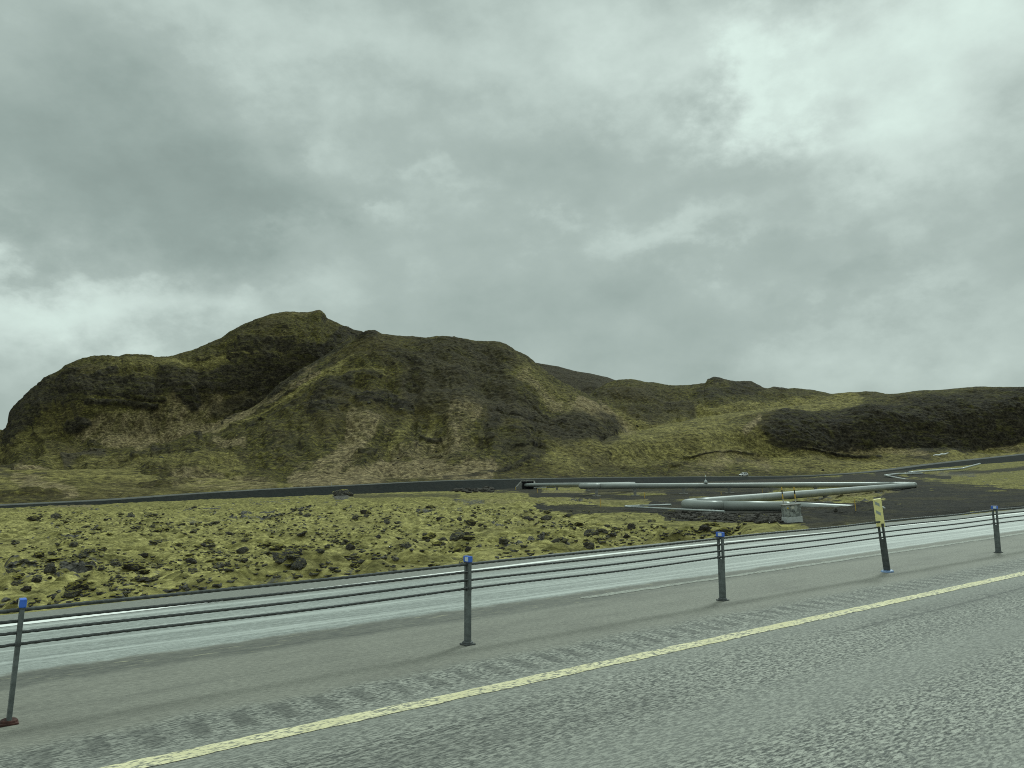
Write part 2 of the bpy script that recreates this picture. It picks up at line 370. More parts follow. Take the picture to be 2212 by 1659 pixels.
def build_ground():
    na, nr = 1500, 1150
    A = np.tan(np.radians(np.linspace(-47, 47, na))); r = 7.2 * np.exp(np.linspace(0, math.log(470 / 7.2), nr))
    Yb = np.broadcast_to(r[:, None], (nr, na)) / 1.; Xb = Yb * A[None]
    # keep rows starting beyond the highway edge on every bearing: start distance depends on bearing
    den = (-A * dY + dX); y0 = np.where(den > .05, 13.35 / np.maximum(den, .05), 270); y0 = np.clip(y0, 9, 270)
    k = np.linspace(0, 1, nr)[:, None]
    Y = y0[None] * (np.maximum(640. / y0, 1.1)[None]) ** k
    X = Y * A[None]
    X = X.astype(np.float32); Y = Y.astype(np.float32)
    s = X * dX + Y * dY; t = -X * dY + Y * dX; tt = t - 13.55 - bow(s)
    Z = base_z(X, Y)
    px, py = proj(X, Y, Z)
    w1 = perlin(X / 6., Y / 6.) + .5 * perlin(X / 1.7, Y / 1.7); w2 = perlin(X / 5. + 31, Y / 5.)
    B = splat(px, py, GZ, 'B', (w1, w2)); R = splat(px, py, GZ, 'R', (w1, w2)); G = splat(px, py, GZ, 'G', (w1, w2))
    flat = splat(px, py, [(6, [(-350,270),(0,300),(400,310),(900,320)], 75, 1, 'F'), (6, [(-400,200),(900,240)], 60, 1, 'F')], 'F', (w1 * .3, w2 * .3))
    rough = (1 - .88 * np.clip(B, 0, 1)) * sstep(tt / 1.6) * (1 - .72 * flat)
    farfade = 1 - .6 * sstep((Y - 95) / 90.)
    n1 = np.abs(perlin(X / 2.6, Y / 2.0)); n2 = np.abs(perlin(X / 1.05 + 9, Y / .85)); n3 = np.abs(perlin(X / .42, Y / .36 + 4)); n4 = perlin(X / .17, Y / .15)
    swell = fbm(X / 11., Y / 9., o=3)
    mound = .34 * swell + .64 * n1 + .36 * n2 + .13 * n3 + .02 * n4 - .36
    # lava breaking through: rough dark crests
    lv = fbm(X / 3.1 + 40, Y / 2.2, o=4) + .55 * perlin(X / 14. + 5, Y / 12.)
    lava = sstep((lv - .76 + .8 * (R > .2) * R) / .16) * (1 - np.clip(B, 0, 1)) * sstep((tt - 1.2) / 2.5) * (1 - flat)
    crag = ridged(X / .8, Y / .6, o=3)
    Z = Z + rough * farfade * (mound * (1 + .25 * sstep((60 - Y) / 40)) + lava * (.10 + .26 * crag))
    Z = Z + np.clip(B, 0, 1) * (.06 * fbm(X / 2.2, Y / 1.8, o=4) + .1 * perlin(X / 9, Y / 7))
    # rubble bank below the pipes, dirt heap against the pipe
    bank = splat(px, py, [(6, [(-50,280),(250,290),(680,305)], 20, 1, 'R')], 'R', (w1, w2))
    Z = Z + bank * (.0 + .12 * ridged(X / 1.3, Y / 1.1, o=4))
    heap = splat(px, py, [(6, [(830,262),(1040,258),(1300,248)], 30, 1, 'R')], 'R', (w1 * .4, w2 * .4))
    Z = Z + heap * (.45 + .2 * fbm(X / 1.6, Y / 1.6, o=4))
    knoll = splat(px, py, [(6, [(500,345),(640,345)], 50, 1, 'R')], 'R', (w1 * .3, w2 * .3)); Z = Z + .15 * knoll
    knob = splat(px, py, [(4, [(2110,150),(2150,150)], 40, 1, 'R')], 'R', (w1 * .5, w2 * .5)); Z = Z + knob * .25 * (.8 + .5 * ridged(X / 1.5, Y / 1.5, o=3))
    crease_shade = np.clip(1 - 6 * n1, 0, 1) * .40 + np.clip(1 - 6 * n2, 0, 1) * .36 + np.clip(1 - 6 * n3, 0, 1) * .12  # shade in the folds between mounds, painted through the rock channel
    R = np.clip(np.maximum(R * .8, lava * .95) + crease_shade * rough * farfade + knob * .7, 0, 1)
    # under the road edge
    Z = np.where(tt < .0, np.minimum(Z, -.05), Z)
    # stay below the far road and its verge
    a = X / Y; ry = road_Y(a)
    Z = np.where(Y > ry + 2, np.minimum(Z, road_Z(a) - 1.), Z)
    olive = np.clip(sstep((Y - 70) / 90.) * (.55 + .25 * sstep(X / 60.)) + .5 * flat, 0, 1)
    me = grid_mesh('ground', X, Y, Z, (R, np.clip(G, 0, 1), np.clip(B, 0, 1), olive))
    o = link('ground', me, M['ground']); tag(o, kind='structure')
    return o
ground = build_ground()
# the wide sheet that carries everything, out to the horizon
bm = bmesh.new()
vs = [bm.verts.new(p) for p in ((-6000, -3000, -6), (6000, -3000, -6), (6000, 6000, -6), (-6000, 6000, -6))]; bm.faces.new(vs)
o = link('terrain', bm_mesh('terrain', bm), M['ground']); tag(o, kind='structure')

_deps = None
from mathutils.bvhtree import BVHTree
def make_bvh(o):
    n = len(o.data.vertices); co = np.empty(n * 3, np.float32); o.data.vertices.foreach_get('co', co)
    return co.reshape(-1, 3)
GCO = make_bvh(ground); GNR, GNA = 1150, 1500
def gz(X, Y):
    """height of the built ground under a point (bilinear on the bearing/distance grid)"""
    a = math.degrees(math.atan2(X, Y)); j = int(round((a + 47) / 94 * (GNA - 1))); j = min(max(j, 0), GNA - 1)
    col = GCO.reshape(GNR, GNA, 3)[:, j]; return float(np.interp(Y, col[:, 1], col[:, 2]))
def on_ground(x, y):
    """where the sight line through a measured point meets the ground"""
    d = ray(x, y); a = math.degrees(math.atan2(d[0], d[1])); j = min(max(int(round((a + 47) / 94 * (GNA - 1))), 0), GNA - 1)
    col = GCO.reshape(GNR, GNA, 3)[:, j]; lz = H + d[2] / d[1] * col[:, 1]
    k = np.nonzero(col[:, 2] >= lz)[0]
    i = k[0] if len(k) else GNR - 1
    return Vector((d[0] / d[1] * float(col[i, 1]), float(col[i, 1]), float(col[i, 2])))

# ------------------------------------------------------------------ far gravel road
def build_far_road():
    P = RDS; n = len(P); T = np.gradient(P[:, :2], axis=0); T /= np.linalg.norm(T, axis=1)[:, None]
    N = np.stack([-T[:, 1], T[:, 0]], 1)                      # away from the viewer
    prof = [(-9., -5.2), (-5.5, -3.15), (-3., -1.7), (-1.2, -.66), (-.35, -.12), (0, 0), (.5, .03), (3.6, .08), (7.2, .0), (8.2, -.4), (14, -3.)]
    X = np.stack([P[:, 0] + N[:, 0] * o for o, z in prof]); Y = np.stack([P[:, 1] + N[:, 1] * o for o, z in prof]); Z = np.stack([P[:, 2] + z for o, z in prof])
    nz = fbm(X / 3., Y / 3., o=3) * .12; nz[4:9] *= .15; nz[:3] *= 3.5; Z = Z + nz
    return X, Y, Z
def mat_gravel(name, a, b, pale):
    t = NT(name); v = t.co('Object'); f = t.noise(v, 1.3, 6, .72); g = t.noise(v, .16, 6, .68)
    c = t.mix(t.ramp(f, .3, .7), a, b); c = t.mix(t.ramp(g, .45, .7, 0, .35), c, pale)
    return t.bsdf(c, .95, t.bump(f, .5, .2), spec=.2)
X, Y, Z = build_far_road()
o = link('gravel_road', grid_mesh('gravel_road', X[4:], Y[4:], Z[4:]), mat_gravel('road_gravel', (.075, .078, .072), (.12, .122, .11), (.14, .14, .12))); tag(o, kind='structure')
o = link('road_embankment', grid_mesh('road_embankment', X[:5], Y[:5], Z[:5]), mat_gravel('embankment_gravel', (.007, .0095, .0088), (.019, .022, .02), (.028, .027, .02))); tag(o, kind='structure')

# ------------------------------------------------------------------ hills
def pchip(x, y, q):
    x = np.asarray(x, float); y = np.asarray(y, float); h = np.diff(x); dl = np.diff(y) / h; m = np.zeros(len(x))
    m[0], m[-1] = dl[0], dl[-1]
    for i in range(1, len(x) - 1):
        m[i] = 0 if dl[i - 1] * dl[i] <= 0 else 2 * dl[i - 1] * dl[i] / (dl[i - 1] + dl[i])
    i = np.clip(np.searchsorted(x, q) - 1, 0, len(x) - 2); t = (q - x[i]) / h[i]
    return (2*t**3-3*t**2+1)*y[i] + (t**3-2*t**2+t)*h[i]*m[i] + (-2*t**3+3*t**2)*y[i+1] + (t**3-t**2)*h[i]*m[i+1]

def grid_normals(X, Y, Z):
    P = np.stack([X, Y, Z], -1); du = np.gradient(P, axis=1); dv = np.gradient(P, axis=0)
    n = np.cross(du, dv); n /= np.linalg.norm(n, axis=-1)[..., None] + 1e-9; n[n[..., 2] < 0] *= -1
    return n

HZ = [
    # --- massif (crop 1)
    (1, [(60,850),(200,700),(330,620),(450,580)], 95, .85, 'R'), (1, [(450,600),(650,575),(850,590),(1050,600)], 66, .85, 'R'), (1, [(1050,560),(1250,560),(1450,540),(1560,570)], 75, .8, 'R'),
    (1, [(1150,640),(1210,690)], 55, 1, 'R'), (1, [(560,700),(800,690),(950,725)], 26, 1, 'R'), (1, [(850,660),(1020,690)], 22, 1, 'R'), (1, [(560,560),(720,490)], 26, 1, 'R'),
    (1, [(1550,350),(1800,320)], 42, .7, 'R'), (1, [(1920,360),(2060,390)], 34, .9, 'R'), (1, [(1990,140),(2030,170)], 24, .6, 'R'), (1, [(1300,320),(1500,240),(1750,200)], 60, .45, 'R'),
    (1, [(1500,450),(1700,400),(1950,410)], 75, .6, 'R'), (1, [(1450,600),(1650,560),(1800,480)], 50, .5, 'R'), (1, [(470,830),(540,830)], 45, .9, 'R'), (1, [(2050,190),(2200,260)], 40, .5, 'R'), (1, [(420,470),(700,430),(1000,440)], 40, .4, 'R'),
    (1, [(650,880),(900,860),(1100,790),(1280,720)], 120, .62, 'G'), (1, [(700,950),(950,940),(1200,880)], 60, .7, 'G'), (1, [(850,1010),(1250,895),(1500,790)], 26, .8, 'G'), (1, [(1500,790),(1750,640),(1950,455)], 30, .5, 'G'),
    (1, [(1360,965),(1520,990)], 32, .7, 'G'), (1, [(200,1210),(420,1235)], 55, .9, 'G'), (1, [(120,1150),(160,1230)], 40, .7, 'G'), (1, [(2212,960),(2050,1080),(1850,1160)], 70, .85, 'G'), (1, [(1800,1165),(2212,1180)], 30, 1, 'G'),
    (1, [(1100,1200),(1700,1210)], 30, .5, 'G'), (1, [(0,1120),(60,1140)], 30, .6, 'B'), (1, [(0,1220),(90,1220)], 40, .6, 'R'), (1, [(210,1140),(290,1138)], 10, .8, 'R'), (1, [(860,1150),(1000,1165)], 10, .6, 'R'),
    # --- front mountain (crops 1, 2)
    (2, [(-60,330),(0,260),(100,175),(250,195)], 45, .9, 'R'), (2, [(380,330),(520,280),(700,280),(900,260),(1080,280)], 80, .55, 'R'), (2, [(420,340),(520,420)], 60, .7, 'R'),
    (2, [(620,420),(850,500),(1000,520)], 190, .72, 'B'), (2, [(950,330),(1050,430),(1150,520),(1250,600)], 55, .5, 'R'), (2, [(1000,300),(1200,350)], 50, .45, 'R'), (2, [(550,560),(700,640)], 90, .5, 'B'),
    (2, [(1010,740),(1100,700),(1300,770),(1500,810),(1740,800)], 95, .85, 'B'), (2, [(1000,790),(1010,840)], 42, .7, 'R'), (2, [(1100,860),(1300,850),(1550,840),(1700,800)], 55, .6, 'R'), (2, [(1480,800),(1750,790)], 50, .55, 'R'), (2, [(1050,900),(1300,930)], 40, .6, 'B'),
    (2, [(900,580),(1100,620),(1250,650)], 60, .7, 'B'),
    (2, [(30,480),(160,430),(300,440)], 34, .8, 'R'), (2, [(0,540),(150,560)], 48, .7, 'R'), (2, [(210,590),(350,560),(420,620),(490,655)], 46, 1, 'R'), (2, [(0,660),(110,650)], 36, .9, 'R'), (2, [(480,510),(540,520)], 26, .9, 'R'),
    (1, [(1900,740),(2050,640),(2200,560)], 36, .9, 'R'), (1, [(1950,790),(2080,760)], 46, .9, 'R'), (1, [(1400,800),(1480,760),(1560,690)], 30, .8, 'R'), (1, [(960,1020),(1060,1010)], 28, .9, 'R'), (1, [(1180,1060),(1280,1060)], 22, .9, 'R'),
    (1, [(1225,950),(1250,960)], 30, 1, 'R'), (1, [(400,1080),(500,1050),(640,1040)], 24, .9, 'B'), (1, [(1560,870),(1680,850)], 26, .8, 'R'), (1, [(1750,950),(1900,960)], 60, .5, 'R'), (1, [(830,1100),(960,1095)], 10, .9, 'R'), (1, [(560,970),(640,990)], 26, .8, 'R'), (1, [(710,1020),(820,1010)], 14, .8, 'R'), (1, [(900,1150),(1100,1100)], 20, .3, 'R'),
    (2, [(200,790),(100,950),(-60,1060)], 75, .65, 'G'), (2, [(810,690),(775,830),(690,960)], 80, .55, 'G'), (2, [(-100,1090),(400,1050),(800,1045),(980,1035)], 42, 1, 'G'), (2, [(450,940),(700,890),(850,900)], 60, .55, 'G'), (2, [(280,650),(320,800)], 30, .3, 'G'),
    (2, [(1200,470),(1400,630),(1600,700),(1880,790)], 40, .6, 'G'), (2, [(1560,620),(1700,690),(1820,775)], 42, .95, 'G'), (2, [(560,860),(700,860)], 12, .8, 'R'), (2, [(640,950),(700,960)], 18, .8, 'R'), (2, [(190,975),(240,975)], 12, .9, 'R'),
    # --- right middle hill
    (2, [(1700,560),(1850,560),(2020,590)], 60, .5, 'B'), (2, [(1900,690),(2100,700),(2212,680)], 50, .6, 'B'), (3, [(240,150),(400,170),(560,185)], 32, 1, 'R'), (3, [(200,250),(400,235),(540,220)], 46, .75, 'R'), (3, [(0,330),(150,370)], 55, .7, 'B'), (3, [(640,200),(730,205)], 14, .9, 'R'),
    (2, [(1660,560),(1700,620)], 30, .5, 'R'), (3, [(600,260),(900,240)], 30, .35, 'R'),
    # --- right hill (crop 3)
    (3, [(600,440),(800,400),(1000,370)], 52, .7, 'R'), (3, [(700,480),(1100,450),(1400,400),(1700,360),(2300,330)], 110, 1., 'R'), (3, [(950,510),(1300,530),(1600,570),(1800,530),(2100,480),(2300,470)], 72, 1.05, 'R'),
    (3, [(1500,320),(1800,280),(2212,270)], 62, .75, 'R'), (3, [(600,470),(800,500)], 30, .8, 'B'), (3, [(1900,210),(2212,215)], 18, .6, 'R'),
    (3, [(470,470),(560,405)], 22, .9, 'G'), (3, [(850,565),(1100,590),(1400,610),(1600,620)], 24, .75, 'G'), (3, [(230,660),(500,640),(600,690)], 50, .6, 'G'), (3, [(0,690),(300,720)], 30, .35, 'G'), (3, [(800,590),(1000,612),(1200,630),(1320,642)], 10, 1, 'R'),
    (3, [(1480,640),(1620,640)], 14, .8, 'R'), (3, [(20,690),(160,680)], 24, .7, 'R'), (3, [(420,680),(560,660)], 22, .7, 'R'), (3, [(1900,560),(2212,575)], 24, .55, 'G'), (3, [(2000,590),(2212,585)], 12, .7, 'R'),
    (2, [(700,1080),(900,1062),(1100,1032),(1290,985)], 12, .9, 'R'), (2, [(1500,1000),(1700,970)], 25, .4, 'B'),
    # ridges, runnels and ledges; first line a ridge shadow painted in as rock
    (1, [(1400,830),(1750,600),(2050,400),(2180,320)], 18, .9, 'R'), (1, [(1450,850),(1700,700),(1900,560),(2100,430)], 14, .8, 'R'), (1, [(1330,890),(1600,740),(1800,620),(2000,520)], 10, .9, 'G'), (1, [(1560,860),(1800,730),(1950,640)], 15, .8, 'R'),
    (1, [(1350,880),(1500,820),(1800,660),(2100,480),(2200,400)], 14, .9, 'Y'), (1, [(1350,760),(1600,640),(1850,480)], 50, .75, 'B'), (1, [(1000,445),(1250,452),(1400,430),(1600,390)], 14, .9, 'Y'), (1, [(1050,430),(1250,425),(1400,400)], 14, .6, 'R'),
    (2, [(150,700),(100,900),(40,1000)], 32, .8, 'G'), (2, [(300,720),(280,900),(200,1000)], 26, .5, 'R'), (2, [(560,720),(540,850),(480,960)], 24, .6, 'R'), (2, [(480,700),(430,850),(360,950)], 24, .6, 'Y'), (2, [(900,660),(860,760),(800,900)], 36, .6, 'G'),
    (2, [(640,720),(610,850)], 22, .6, 'Y'), (2, [(980,620),(960,760),(940,880)], 26, .5, 'B'), (2, [(0,430),(200,400),(330,430)], 18, .7, 'Y'), (2, [(1230,640),(1350,720),(1500,770)], 14, .8, 'R'), (2, [(1040,700),(1200,740),(1400,760)], 12, .9, 'R'), (2, [(1080,880),(1250,915),(1350,940)], 12, .8, 'R'),
    (1, [(0,960),(200,900),(380,850)], 20, .5, 'R'), (1, [(560,760),(800,750),(900,760)], 14, .5, 'Y'), (1, [(500,830),(900,830)], 30, .3, 'B'), (1, [(700,900),(1000,860)], 30, .35, 'B'), (3, [(-100,560),(200,470),(500,400)], 16, .4, 'R'), (3, [(100,640),(400,600),(700,620)], 12, .4, 'R'),
    # fresher, brighter moss
    (3, [(-300,470),(0,520),(300,480),(600,560)], 120, .98, 'Y'), (3, [(-700,640),(-200,620),(200,600),(700,640),(1200,680),(1600,670),(2300,620)], 80, .98, 'Y'), (3, [(200,390),(500,350),(900,310),(1150,280)], 40, .95, 'Y'),
    (2, [(1180,430),(1350,560),(1600,660)], 60, .45, 'Y'), (2, [(1500,940),(1900,830),(2212,760)], 60, .85, 'Y'), (1, [(300,1080),(900,1120),(1500,1140)], 50, .5, 'Y'), (1, [(700,460),(1000,440),(1400,440)], 24, .5, 'Y'), (1, [(1700,160),(1900,150)], 26, .4, 'Y'), (1, [(0,1030),(300,880),(400,830)], 40, .4, 'Y'), (2, [(300,420),(200,410)], 20, .5, 'Y'), (2, [(600,235),(850,235)], 14, .6, 'Y')]

PR_TALUS = [(0, 0), (.22, .10), (.45, .30), (.65, .56), (.82, .82), (1, 1)]
PR_ROUND = [(0, 0), (.25, .22), (.5, .50), (.75, .78), (1, 1)]
PR_CLIFF = [(0, 0), (.3, .13), (.5, .30), (.6, .62), (.72, .80), (1, 1)]
PR_CRAG = [(0, 0), (.3, .10), (.42, .16), (.58, .62), (.75, .82), (1, 1)]

def hill(name, crest, foot, ncol, nrow, prof, amp=1., back=.5, rockamp=1., zones=True, seed=0., gully=1., bright=0., scree=0.):
    C = np.array([at(*p) for p in crest]); ca = C[:, 0] / C[:, 1]
    a = np.linspace(ca[0], ca[-1], ncol)
    cY = pchip(ca, C[:, 1], a); cZ = pchip(ca, C[:, 2], a)
    if callable(foot): fY, fZ = foot(a)
    else:
        Ft = np.array(foot); fa = (Ft[:, 0] - CX) / F; fY = np.interp(a, fa, Ft[:, 1]); fZ = np.interp(a, fa, Ft[:, 2])
    nb = int(nrow * .22)
    v = np.concatenate([np.linspace(0, 1, nrow), 1 + np.linspace(0, back, nb + 1)[1:]])[:, None]
    P = pchip(*zip(*prof), np.clip(v[:, 0], 0, 1))[:, None]
    # the profile wanders from bearing to bearing
    wob = fbm(a[None] * 9 + seed, v * 1.2, o=3) * .10 * np.sin(np.clip(v, 0, 1) * PI)
    Y = fY[None] + (cY - fY)[None] * v
    over = np.maximum(v - 1, 0)
    Z = fZ[None] + (cZ - fZ)[None] * (P + wob) - over * (cY - fY)[None] * (.25 + over * 1.2)
    Y = Y + np.zeros_like(Z); X = a[None] * Y
    px, py = proj(X, Y, Z)
    sc = 40.
    w1 = fbm(X / sc, Y / sc, Z / sc, o=3); w2 = fbm(X / sc + 17, Y / sc, Z / sc, o=3)
    if zones: R, G, B = (splat(px, py, HZ, k, (w1, w2)) for k in 'RGB')
    else: R = G = B = np.zeros_like(X, np.float32)
    Yl = splat(px, py, HZ, 'Y', (w1, w2)) if zones else np.zeros_like(X); Yl = np.clip(Yl + bright, 0, 1); B = np.maximum(B, scree * (1 + 0 * X))
    Nn = grid_normals(X, Y, Z)
    env = sstep(np.clip(v, 0, 2) / .12) * np.ones_like(X)
    u = a[None] * np.mean(cY) + .35 * (Z - np.mean(cZ)) + 6 * w1
    gl = gully * (ridged(u / 34. + seed, Y / 260., Z / 150., o=3) * 1.7 + ridged(u / 11., Y / 120. + seed, Z / 60., o=3) * .8 + ridged(u / 4.5 + 9, Y / 70. + seed, Z / 40., o=2) * .35) * np.sin(np.clip(v, 0, 1) * PI)
    f = fbm(X / 45., Y / 45., Z / 45. + seed, o=3) * 3.4 + fbm(X / 11., Y / 11., Z / 9., o=3) * .75 + fbm(X / 2.6, Y / 2.6, Z / 2.2, o=3) * .34
    rk = np.clip(R + .45 * np.clip(B, 0, 1), 0, 1)
    rr = ridged(X / 19. + .5 * w1, Y / 19., Z / 24. + .5 * w2, o=5, gain=.5) * 2.4 + ridged(u / 5.5 + 2 * w2, Y / 60., Z / 22., o=3) * 1.3 + ridged(X / 30. + w2, Y / 30., Z / 4.5 + 1.5 * w1, o=3) * 1.1 + fbm(X / 1.8, Y / 1.8, Z / 1.6, o=2) * .5
    crest_f = 1 - .38 * np.exp(-((v - 1) / .07) ** 2)
    D = env * amp * crest_f * (1.5 * gl + f + .58 * rockamp * rk * (rr - .3))
    X2 = X + Nn[..., 0] * D; Y2 = Y + Nn[..., 1] * D; Z2 = Z + Nn[..., 2] * D
    o = link(name, grid_mesh(name, X2, Y2, Z2, (np.clip(R, 0, 1), np.clip(G, 0, 1), np.clip(B, 0, 1), Yl)), M['hill']); tag(o, kind='structure')
    return o
def c1(*p): return [(x * .3472, 630.9 + y * .3472, Y) for x, y, Y in p]
def c2(*p): return [(713.2 + x * .3472, 658.3 + y * .3472, Y) for x, y, Y in p]
def c3(*p): return [(1443.9 + x * .3472, 768 + y * .3472, Y) for x, y, Y in p]
behind_road = lambda d: (lambda a: (road_Y(a) + d, road_Z(a) - .35))

hill('massif', [(-420, 1010, 560), (-200, 992, 580), (-80, 975, 590)] + c1((0,905,600),(60,865,602),(85,790,606),(115,722,610),(170,650,612),(230,597,615),(300,533,618),(370,490,622),(410,455,625),(500,420,628),(600,408,630),(700,409,632),(800,402,635),(920,394,640),(980,407,645),(1060,404,650),(1200,365,660),(1340,310,670),(1400,288,673),(1500,217,680),(1600,170,685),(1700,132,690),(1790,116,693),(1900,121,696),(1985,117,698),(2015,157,700),(2100,197,702),(2212,247,705)) + [(800, 728, 710), (880, 760, 715), (1000, 810, 720)],
     [(-700, 330, -1), (0, 345, -1), (300, 380, 0), (700, 470, 10), (1106, 520, 15)], 760, 420, PR_CLIFF, 1.15, rockamp=1.3, seed=3.)
hill('mountain', [(-420, 1018, 330), (-150, 1012, 345)] + c1((0,1078,352),(200,1062,358),(450,1034,366),(700,1006,376),(1000,951,390),(1300,862,408),(1500,772,425),(1650,682,438),(1800,537,452),(1950,442,464),(2100,361,474),(2212,306,480)) +
     c2((235,187,486),(320,185,490),(500,203,494),(600,205,496),(720,193,498),(800,200,498),(900,225,497),(1020,232,495),(1080,246,492),(1150,286,488),(1250,356,482),(1330,415,478),(1410,470,474),(1480,502,472),(1560,535,468),(1640,575,462),(1720,690,446),(1790,775,430),(1830,812,420),(1900,850,412)) + [(1440, 985, 400)],
     behind_road(6.5), 860, 520, PR_TALUS, 1., rockamp=1.1, seed=0.)
hill('distant_hill', [(1040, 770, 900), (1147, 781, 900)] + c2((1260,359,905),(1400,382,905),(1520,410,910),(1660,435,915),(1780,470,920),(1830,485,920)) + [(1400, 850, 930), (1480, 870, 940)], [(900, 640, 10), (1600, 640, 10)], 240, 130, PR_ROUND, .8, rockamp=.4, zones=False, seed=7., gully=.5, scree=1.25)
hill('crag_hill', [(1140, 900, 600)] + c2((1500,590,610),(1590,560,620),(1650,524,630),(1720,481,640),(1820,467,645),(1950,480,650),(2100,492,655)) + c3((0,180,655),(100,175,656),(220,164,660),(248,144,662),(290,134,664),(350,145,665),(430,166,666),(510,160,668),(560,180,670),(600,200,672),(660,194,674),(720,206,676),(850,217,680),(950,235,684),(1010,244,686),(1100,237,690),(1240,234,690),(1350,243,690),(1500,270,690)) + [(2100, 880, 690)],
     [(1000, 440, 6), (1340, 440, 8), (1700, 470, 10), (2212, 520, 20)], 500, 240, PR_ROUND, 1., rockamp=1., seed=11.)
hill('right_hill', [(800, 1048, 242), (956, 1037.5, 262), (1060, 1020, 300), (1165, 1000, 340), (1270, 968, 380), (1338, 938, 405), (1400, 926, 425), (1481, 908, 445), (1514, 901.7, 455), (1617, 888, 475), (1722, 875.6, 490), (1791, 868.7, 500), (1860, 856.5, 508), (1912, 851, 512), (1930, 850.5, 514), (1947, 848, 516), (1985, 842.6, 520), (2034, 841.6, 523), (2076, 838.5, 526), (2135, 835.7, 530), (2212, 837.4, 535), (2350, 845, 545), (2600, 870, 560)],
     behind_road(6.5), 760, 420, PR_CRAG, .5, rockamp=2.0, seed=15., gully=.6)
hill('grassy_mound', [(-420, 1020, 225), (-200, 1012, 232), (-60, 1010, 236)] + c1((0,1096,238),(150,1103,240),(300,1105,242),(500,1103,244),(800,1108,246),(1000,1115,247),(1200,1130,246),(1400,1150,243),(1600,1170,238),(1800,1185,232),(2000,1196,226),(2212,1206,222)), behind_road(6.5), 420, 150, PR_ROUND, .28, rockamp=.5, seed=21., gully=.3, bright=.75)
hill('far_hill', [(-500, 905, 2600), (-300, 898, 2600), (-150, 915, 2600), (-60, 926, 2600), (0, 928, 2600), (16, 932, 2600), (45, 943, 2600), (120, 975, 2600)], [(-900, 2200, 0), (400, 2200, 0)], 120, 40, PR_ROUND, .8, rockamp=0, zones=False, seed=2.)

# snow left at the foot of the crag
def snow():
    P = catmull(np.array([at(1444 + .3472 * x, 768 + .3472 * y, 420.) for x, y in ((1635, 622), (1665, 619), (1690, 616), (1718, 611), (1745, 606))]), 6)
    bm = bmesh.new(); tube(bm, [p + np.array([0, 0, -.1]) for p in P], 1, 8, radii=[.10 + .32 * math.sin(PI * i / (len(P) - 1)) ** .7 for i in range(len(P))])
    for v in bm.verts: v.co += Vector((0, 0, .15 * math.sin(v.co.x * 1.9)))
    tag(link('snow_patch', bm_mesh('snow_patch', bm, True), M['snow']), 'small white patch of old snow at the foot of the dark crag on the right', 'snow')
snow()

